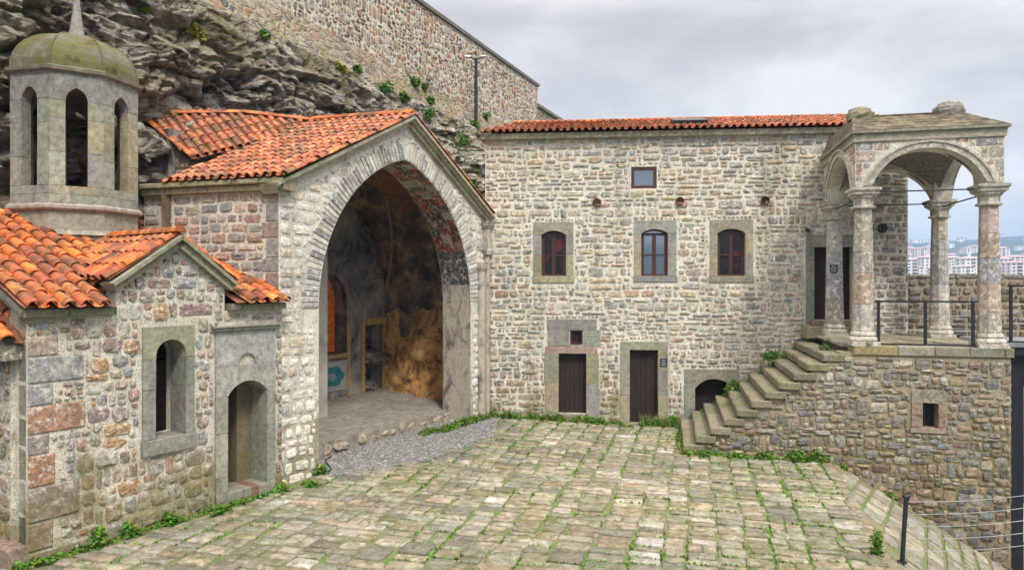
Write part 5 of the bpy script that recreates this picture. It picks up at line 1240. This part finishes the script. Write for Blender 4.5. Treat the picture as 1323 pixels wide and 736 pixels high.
bv = [BVHTree.FromObject(o_, dg) for o_ in bpy.data.objects if o_.name.startswith(('cliff_terrain', 'rubble_terrain'))]
def root_on(x, y, D):
    """where the slope stands at that bearing, so that a plant is rooted in it"""
    c = V((0, 0, CAMZ)); d = on_ray(x, y, 1.0) - c; d.normalize(); best = None
    for t_ in bv:
        h = t_.ray_cast(c, d)
        if h[0] is not None and (best is None or h[3] < best[1]): best = (h[0], h[3])
    return best[0] if best else on_ray(x, y, D)
for x, y, D, r, lab in SHR:
    b = MB(); q = root_on(x, y, D); yl = 'yellow' in lab
    for _ in range(5): leaves(b, q + V((U_(-.5, .5) * r, U_(-.5, .2) * r, U_(-.3, .4) * r)), r * .6, r * .6, r * .6, 90, .055, [(.30, .28, .05), (.22, .24, .04)] if yl else GREENS)
    solo('shrub', b, M['leaf'], lab, 'shrub', q, 'shrubs rooted on the cliff')
# vines hanging on the dark rock beside the back building, as ground cover
b = MB()
for _ in range(16):
    q = root_on(U_(574, 617), U_(160, 262), 26); leaves(b, q, .4, .3, .45, 60, .05, GREENS + [(.14, .16, .03)])
for _ in range(26):
    x = U_(190, 610); y = 20 + (x - 200) * .40 + U_(-25, 30); q = root_on(x, y, 26); leaves(b, q, .35, .2, .14, 22, .04, [(.20, .22, .04), (.28, .25, .07), (.10, .18, .02)])
b.build('cliff_undergrowth', M['leaf'], kind='stuff', label='creeping green and yellow plants scattered over the cliff face', category='undergrowth')

# ------------------------------------------------------------------ weeds at the foot of the walls
b = MB()
def blades(mb, q, n, h):
    for _ in range(n):
        a = U_(0, 6.28); x, y = U_(-.07, .07), U_(-.07, .07); L = h * U_(.5, 1.3); d = V((math.cos(a), math.sin(a), 0)); t_ = V((-d.y, d.x, 0)) * .006
        c0_ = V(q) + V((x, y, 0)); c1_ = c0_ + d * L * .15 + V((0, 0, L * .6)); c2_ = c0_ + d * L * U_(.3, .6) + V((0, 0, L))
        mb.add([c0_ - t_, c0_ + t_, c1_ + t_ * .8, c1_ - t_ * .8, c2_], [(0, 1, 2, 3), (3, 2, 4)], 0, jit(random.choice([(.14, .22, .03), (.28, .26, .10), (.36, .31, .16), (.08, .18, .02)]), .2))
def strip(F, u0, u1, w, h, n, cols=GREENS, base=None, size=.035):
    for _ in range(n):
        u = U_(u0, u1); q = F.p(u, 0, w + U_(-.08, .12)); k = max(.25, .6 + noise.noise(V((u * 2.2, w, 5))) * 1.2)
        q.z = (gh(q.x, q.y) if base is None else base)
        if R() < .35: blades(b, q, 8, h * .7 + .04)
        leaves(b, q, .12, .10, h * k, 16, size, cols, True)
strip(FB, .2, 3.5, .10, .26, 150); strip(FB, 2.6, 4.0, .12, .20, 50); strip(FB, 4.6, 5.6, .16, .42, 70); strip(FB, 3.3, 4.4, .35, .06, 25)
strip(FA, 5.2, 7.5, .12, .26, 150); strip(FA, 4.7, 5.4, -.15, .2, 45); strip(FC, -.2, 4.4, .10, .13, 170)
strip(FT, US - .05, 2.9, .16, .16, 120); strip(Fr(FT.p(US - .1, 0, 0), -FT.N), 0, 3.0, .08, .16, 70)
for i in range(1, 11): 
    for _ in range(3): q = FT.p(US + i * TRD + .28, (i + 1) * RI, -fb_w(US + i * TRD) + .2 + U_(0, .2)) ; leaves(b, q, .12, .14, .1, 16, .03, GREENS, True)
b.build('weeds', M['leaf'], kind='stuff', label='low green weeds growing along the foot of the walls', category='weeds')
def clump(q, r, h, lab, n=260, size=.04, cols=GREENS):
    b = MB()
    for _ in range(5): leaves(b, V(q) + V((U_(-.5, .5) * r, U_(-.4, .4) * r, 0)), r * .6, r * .5, h, n // 5, size, cols, True)
    blades(b, q, 12, h * .8 + .05)
    solo('weed_clump', b, M['leaf'], lab, 'weed', q, 'leafy weed clumps in the courtyard')
def gp(F, u, w): q = F.p(u, 0, w); q.z = gh(q.x, q.y); return q
clump(FT.p(2.1, 2.0, -3.05), .34, .32, 'green bush growing beside the upper steps against the back wall', 400)
clump(FT.p(1.1, 1.05, -3.05), .42, .38, 'green bush growing behind the middle steps in front of the low arch', 500)
clump(gp(FT, 2.15, .25), .28, .30, 'bushy weed at the foot of the terrace wall, middle of the row', 300)
clump(gp(FT, 1.45, .25), .25, .22, 'bushy weed at the foot of the stair wall, left of the row', 240)
clump(gp(FT, 2.6, .22), .22, .30, 'bushy weed at the foot of the terrace wall, right end of the row', 260)
clump(gp(FT, 3.15, .22), .12, .16, 'small weed on the ramp kerb under the terrace wall', 90)
clump(gp(FT, 4.1, .22), .12, .14, 'tiny weed farther down the ramp kerb', 80)
clump(gp(FA, 1.0, .12), .16, .22, 'green weed at the right corner of the left pier', 160)
clump(gp(FC, 4.35, .2), .14, .2, 'small weed between the chapel door and the pier', 130)
clump(gp(FC, 4.9, .35), .24, .14, 'spreading weed on the paving in front of the left pier', 200)
clump(gp(FC, 2.9, .35), .22, .14, 'weed on the paving just below the chapel doorstep', 200)
clump(gp(FC, 2.1, .15), .26, .22, 'weed at the chapel wall foot right below the window', 240)
clump(gp(FC, 1.35, .16), .18, .26, 'weed at the chapel wall foot left below the window', 200)
clump(gp(FC, .95, .2), .20, .34, 'taller weed near the left corner of the chapel', 240)
clump(gp(FC, -.25, .3), .12, .2, 'weed at the foot of the corner block at the left edge', 120)
clump((5.55, 10.35, 0.0), .12, .42, 'tall leafy weed beside the black fence post', 220, .035)
clump(FT.p(3.72, ZF, .02), .12, .10, 'weed at the base of the front left portico column', 80, .03)
clump(FT.p(3.0, ZF - .2, -1.0), .22, .10, 'weed on the top stair landing below the portico', 120, .03)

# ------------------------------------------------------------------ city and hills
HT = [(0, -9), (40, -10), (80, -35), (300, -32), (600, -8), (800, 6), (1000, 16), (1400, 42), (2000, 104), (2600, 158), (3000, 120), (5200, 60)]
def terr(x, y):
    D = math.hypot(x, y)
    for (a_, za), (c_, zc_) in zip(HT, HT[1:]):
        if a_ <= D <= c_: z = za + (zc_ - za) * (D - a_) / (c_ - a_); break
    else: z = 60
    k = sst((D - 900) / 1200); th = math.atan2(x, y)
    z *= 1 - .13 * k * sst((.68 - th) / .25) if z > 0 else 1
    return z + k * (noise.fractal(V((x * .002, y * .002, 0)), .9, 2, 6) * 14)
P = []; NR, NT = 150, 120
for i in range(NR + 1):
    D = 1.0 + 5200 * (i / NR) ** 2.2
    for j in range(NT): t = 2 * math.pi * j / NT; P.append((D, t))
PV = [V((D * math.sin(t), D * math.cos(t), terr(D * math.sin(t), D * math.cos(t)))) for D, t in P]
b = MB(); b.add(PV, [(i * NT + j, i * NT + (j + 1) % NT, (i + 1) * NT + (j + 1) % NT, (i + 1) * NT + j) for i in range(NR) for j in range(NT)], 0, (1, 1, 1), True)
b.build('terrain', M['hill'], kind='structure')
def block_mesh(w, d, h, fl, col, roofc, bal):
    b = MB(); F = Fr((0, -d / 2, 0), (1, 0)); b.box(F, -w / 2, w / 2, 0, h, -d, 0, 0, col)
    n = max(2, int(w / 5)); fh = h / fl
    for k in range(fl):
        for i in range(n):
            cx = -w / 2 + (i + .5) * w / n
            if bal and i % 2: b.box(F, cx - w / n * .42, cx + w / n * .42, k * fh + .3, k * fh + fh * .9, -.1, .25, 0, (.10, .11, .14)); b.box(F, cx - w / n * .45, cx + w / n * .45, k * fh, k * fh + fh * .3, .3, 1.2, 0, tuple(x * .95 for x in col))
            else: b.box(F, cx - w / n * .22, cx + w / n * .22, k * fh + fh * .3, k * fh + fh * .8, -.1, .12, 0, (.12, .13, .17))
    for s_ in (-1, 1):
        FSd = Fr((s_ * w / 2, 0, 0), (0, s_)); 
        for k in range(fl):
            for i in (-1, 1): b.box(FSd, i * d / 4 - 1, i * d / 4 + 1, k * fh + fh * .3, k * fh + fh * .8, -.1, .12, 0, (.12, .13, .17))
    r = MB(); rh = min(w, d) * .18; e = .8
    r.add([V((-w / 2 - e, -d / 2 - e, h)), V((w / 2 + e, -d / 2 - e, h)), V((w / 2 + e, d / 2 + e, h)), V((-w / 2 - e, d / 2 + e, h)), V((-w / 2 + d * .4, 0, h + rh)), V((w / 2 - d * .4, 0, h + rh))], [(0, 1, 5, 4), (1, 2, 5), (2, 3, 4, 5), (3, 0, 4), (0, 1, 2, 3)], 0, roofc)
    return b, r
protos = []
for spec in ((22, 14, 26, 8, (.75, .73, .72), (.42, .30, .29), True), (16, 13, 20, 6, (.80, .74, .66), (.42, .28, .26), True), (26, 14, 12, 4, (.78, .77, .72), (.42, .30, .28), False), (14, 11, 9, 3, (.80, .80, .78), (.42, .30, .26), False), (18, 14, 30, 9, (.78, .70, .69), (.44, .27, .27), True)):
    bb, rr = block_mesh(*spec); protos.append((bb, rr))
made = {}
def place_block(k, x, D, rz, sc, label, group):
    X = (x - CX) / FPX * D; z = terr(X, D) - 1.5
    if k not in made:
        t = thing('apartment_building', label, 'building', (0, 0, 0)); protos[k][0].build('body', M['paint'], t); protos[k][1].build('roof', M['paint'], t); made[k] = t
    else:
        t = made[k].copy(); COL.objects.link(t)
        for ch in made[k].children: c = ch.copy(); COL.objects.link(c); c.parent = t
    t.location = (X, D, z); t.rotation_euler = (0, 0, rz); t.scale = (sc,) * 3; t['label'] = label; t['group'] = group; return t
random.seed(21)
Lr = 'white apartment block with red roof in the distant city, seen between portico columns'
for x in range(1168, 1360, 11): place_block(random.choice([0, 1, 2]), x + U_(-3, 3), U_(640, 760), U_(-.4, .4), U_(.8, 1.0), 'white apartment block with red roof in the nearest row of the distant city', 'nearest row of distant apartment blocks')
for x in range(1170, 1345, 14): place_block(random.choice([0, 1, 4, 2]), x + U_(-3, 3), U_(900, 1050), U_(-.4, .4), U_(.75, 1.0), 'pale apartment block with red roof in the middle rows of the distant city', 'middle rows of distant apartment blocks')
for x in (1262, 1276, 1291, 1306, 1321, 1336): place_block(4 if x % 2 else 0, x + 20, U_(560, 600), U_(-.15, .15), .82, 'tall pink and white apartment block at the right edge of the city', 'tall apartment blocks right of the portico')
for x in (1176, 1188, 1199, 1210): place_block(4, x, U_(1120, 1200), U_(-.3, .3), .95, 'tall pink apartment block on the left of the distant city', 'tall pink blocks at the left of the distant city')
for _ in range(46): place_block(3, U_(1165, 1335), U_(1350, 2400), U_(-.8, .8), U_(.9, 1.5), 'small white house scattered on the far wooded hill', 'houses scattered on the far hill')
mn = thing('minaret', 'slim white minaret rising among the distant apartment blocks', 'minaret', (0, 0, 0)); D = 780; X = (1252 - CX) / FPX * D; mn.location = (X, D, terr(X, D) - 1)
b = MB(); q = V((X, D, terr(X, D) - 1)); b.tube(q, q + V((0, 0, 30)), 1.7, 1.4, n=10, col=(.8, .8, .8)); b.lathe(q, [(1.4, 20), (2.6, 21), (2.6, 22), (1.3, 22.2)], 10, col=(.8, .8, .8)); b.build('shaft', M['paint'], mn)
b = MB(); b.lathe(q, [(1.7, 30), (.1, 35)], 10, col=(.35, .36, .4)); b.build('cone_roof', M['paint'], mn)
# white house with a red roof below the walkway
hs = thing('house', 'white house with red roof far below the right end of the terrace', 'house', (29, 38, -9)); X = 29
FH = Fr((22, 33.2, 0), (1, 0)); b = MB(); b.box(FH, 0, 14, -12, -.4, -8, 0, 0, (.8, .8, .8))
for k in range(4):
    for z in (-8.5, -5.5, -2.6): b.box(FH, 1.2 + k * 3.2, 2.4 + k * 3.2, z, z + 1.5, -.1, .04, 0, (.10, .11, .13))
b.build('wall', M['paint'], hs); b = MB(); b.add([FH.p(-.5, -3.1, 2.6), FH.p(14.5, -3.1, 2.6), FH.p(14.5, -1.9, .05), FH.p(-.5, -1.9, .05)], [(0, 1, 2, 3)], 0, (.5, .12, .10)); b.add([FH.p(-.5, -.4, .5), FH.p(14.5, -.4, .5), FH.p(14.5, 1.8, -4), FH.p(-.5, 1.8, -4), FH.p(14.5, -.4, -8.5), FH.p(-.5, -.4, -8.5)], [(0, 1, 2, 3), (3, 2, 4, 5)], 0, (.5, .12, .10)); b.build('roof', M['paint'], hs)

# ------------------------------------------------------------------ haze
hz = bpy.data.materials.new('haze air'); hz.use_nodes = True; nt = hz.node_tree; nt.nodes.clear()
ho = nt.nodes.new('ShaderNodeOutputMaterial'); hv = nt.nodes.new('ShaderNodeVolumePrincipled'); nt.links.new(hv.outputs[0], ho.inputs['Volume'])
hv.inputs['Color'].default_value = (.42, .66, 1, 1); hv.inputs['Density'].default_value = .00027; hv.inputs['Anisotropy'].default_value = 0.0
b = MB(); b.box(Fr((0, 0, 0), (1, 0)), -5300, 5300, -60, 215, -5300, 5300); hb = b.build('haze', hz, kind='stuff')
hb['label'] = 'thin blue haze over the distant city and hills'; hb['category'] = 'haze'

# ------------------------------------------------------------------ light, sky, camera
EL, AZ = math.radians(50), math.radians(158)      # soft sun high behind the camera
W = bpy.data.worlds.new('World'); S.world = W; W.use_nodes = True; nt = W.node_tree; nt.nodes.clear()
wo = nt.nodes.new('ShaderNodeOutputWorld'); bg = nt.nodes.new('ShaderNodeBackground'); nt.links.new(bg.outputs[0], wo.inputs[0])
sky = nt.nodes.new('ShaderNodeTexSky'); sky.sky_type = 'NISHITA'; sky.sun_disc = False; sky.sun_elevation = EL; sky.sun_rotation = AZ
tc = nt.nodes.new('ShaderNodeTexCoord'); mp = nd(nt, 'ShaderNodeMapping'); mp.inputs['Scale'].default_value = (1, 1, 2.6); nt.links.new(tc.outputs['Generated'], mp.inputs['Vector'])
cn = nz(nt, 1.8, 7, .55, mp.outputs[0], .3)
cl = ramp(nt, cn, [(.36, (2.95, 2.75, 2.78)), (.48, (3.7, 3.5, 3.48)), (.60, (5.2, 4.95, 4.8))])
sx = nt.nodes.new('ShaderNodeSeparateXYZ'); nt.links.new(tc.outputs['Generated'], sx.inputs[0])
gr = ramp(nt, sx.outputs['Z'], [(0.0, 1.1), (.04, 1.15), (.2, 1.0), (.36, 1.0), (.6, (3.1, 3.0, 2.8)), (1.0, (5.4, 5.2, 4.9))])
cl = mix(nt, 1.0, cl, gr, 'MULTIPLY')
c = mix(nt, .90, sky.outputs[0], cl); nt.links.new(c, bg.inputs[0]); bg.inputs['Strength'].default_value = .10
sun = bpy.data.lights.new('sun', 'SUN'); sun.energy = 1.5; sun.angle = math.radians(10); sun.color = (1, .92, .80); so = bpy.data.objects.new('sun', sun); COL.objects.link(so)
sd = V((math.sin(AZ) * math.cos(EL), math.cos(AZ) * math.cos(EL), math.sin(EL)))   # towards the sun
so.rotation_euler = (-sd).to_track_quat('-Z', 'Y').to_euler(); so.location = sd * 60
cam = bpy.data.cameras.new('camera'); cam.sensor_width = 36; cam.lens = 36 * FPX / 1323; cam.clip_end = 12000; cam.clip_start = .05
co = bpy.data.objects.new('camera', cam); COL.objects.link(co); co.location = (0, 0, CAMZ); co.rotation_euler = (math.radians(90), 0, 0); S.camera = co
S.view_settings.view_transform = 'Standard'; S.view_settings.look = 'None'; S.view_settings.gamma = 1; S.view_settings.exposure = .92
S.view_settings.use_curve_mapping = False
S.cycles.volume_bounces = 2; S.cycles.max_bounces = 6; S.cycles.diffuse_bounces = 4; S.cycles.use_denoising = True
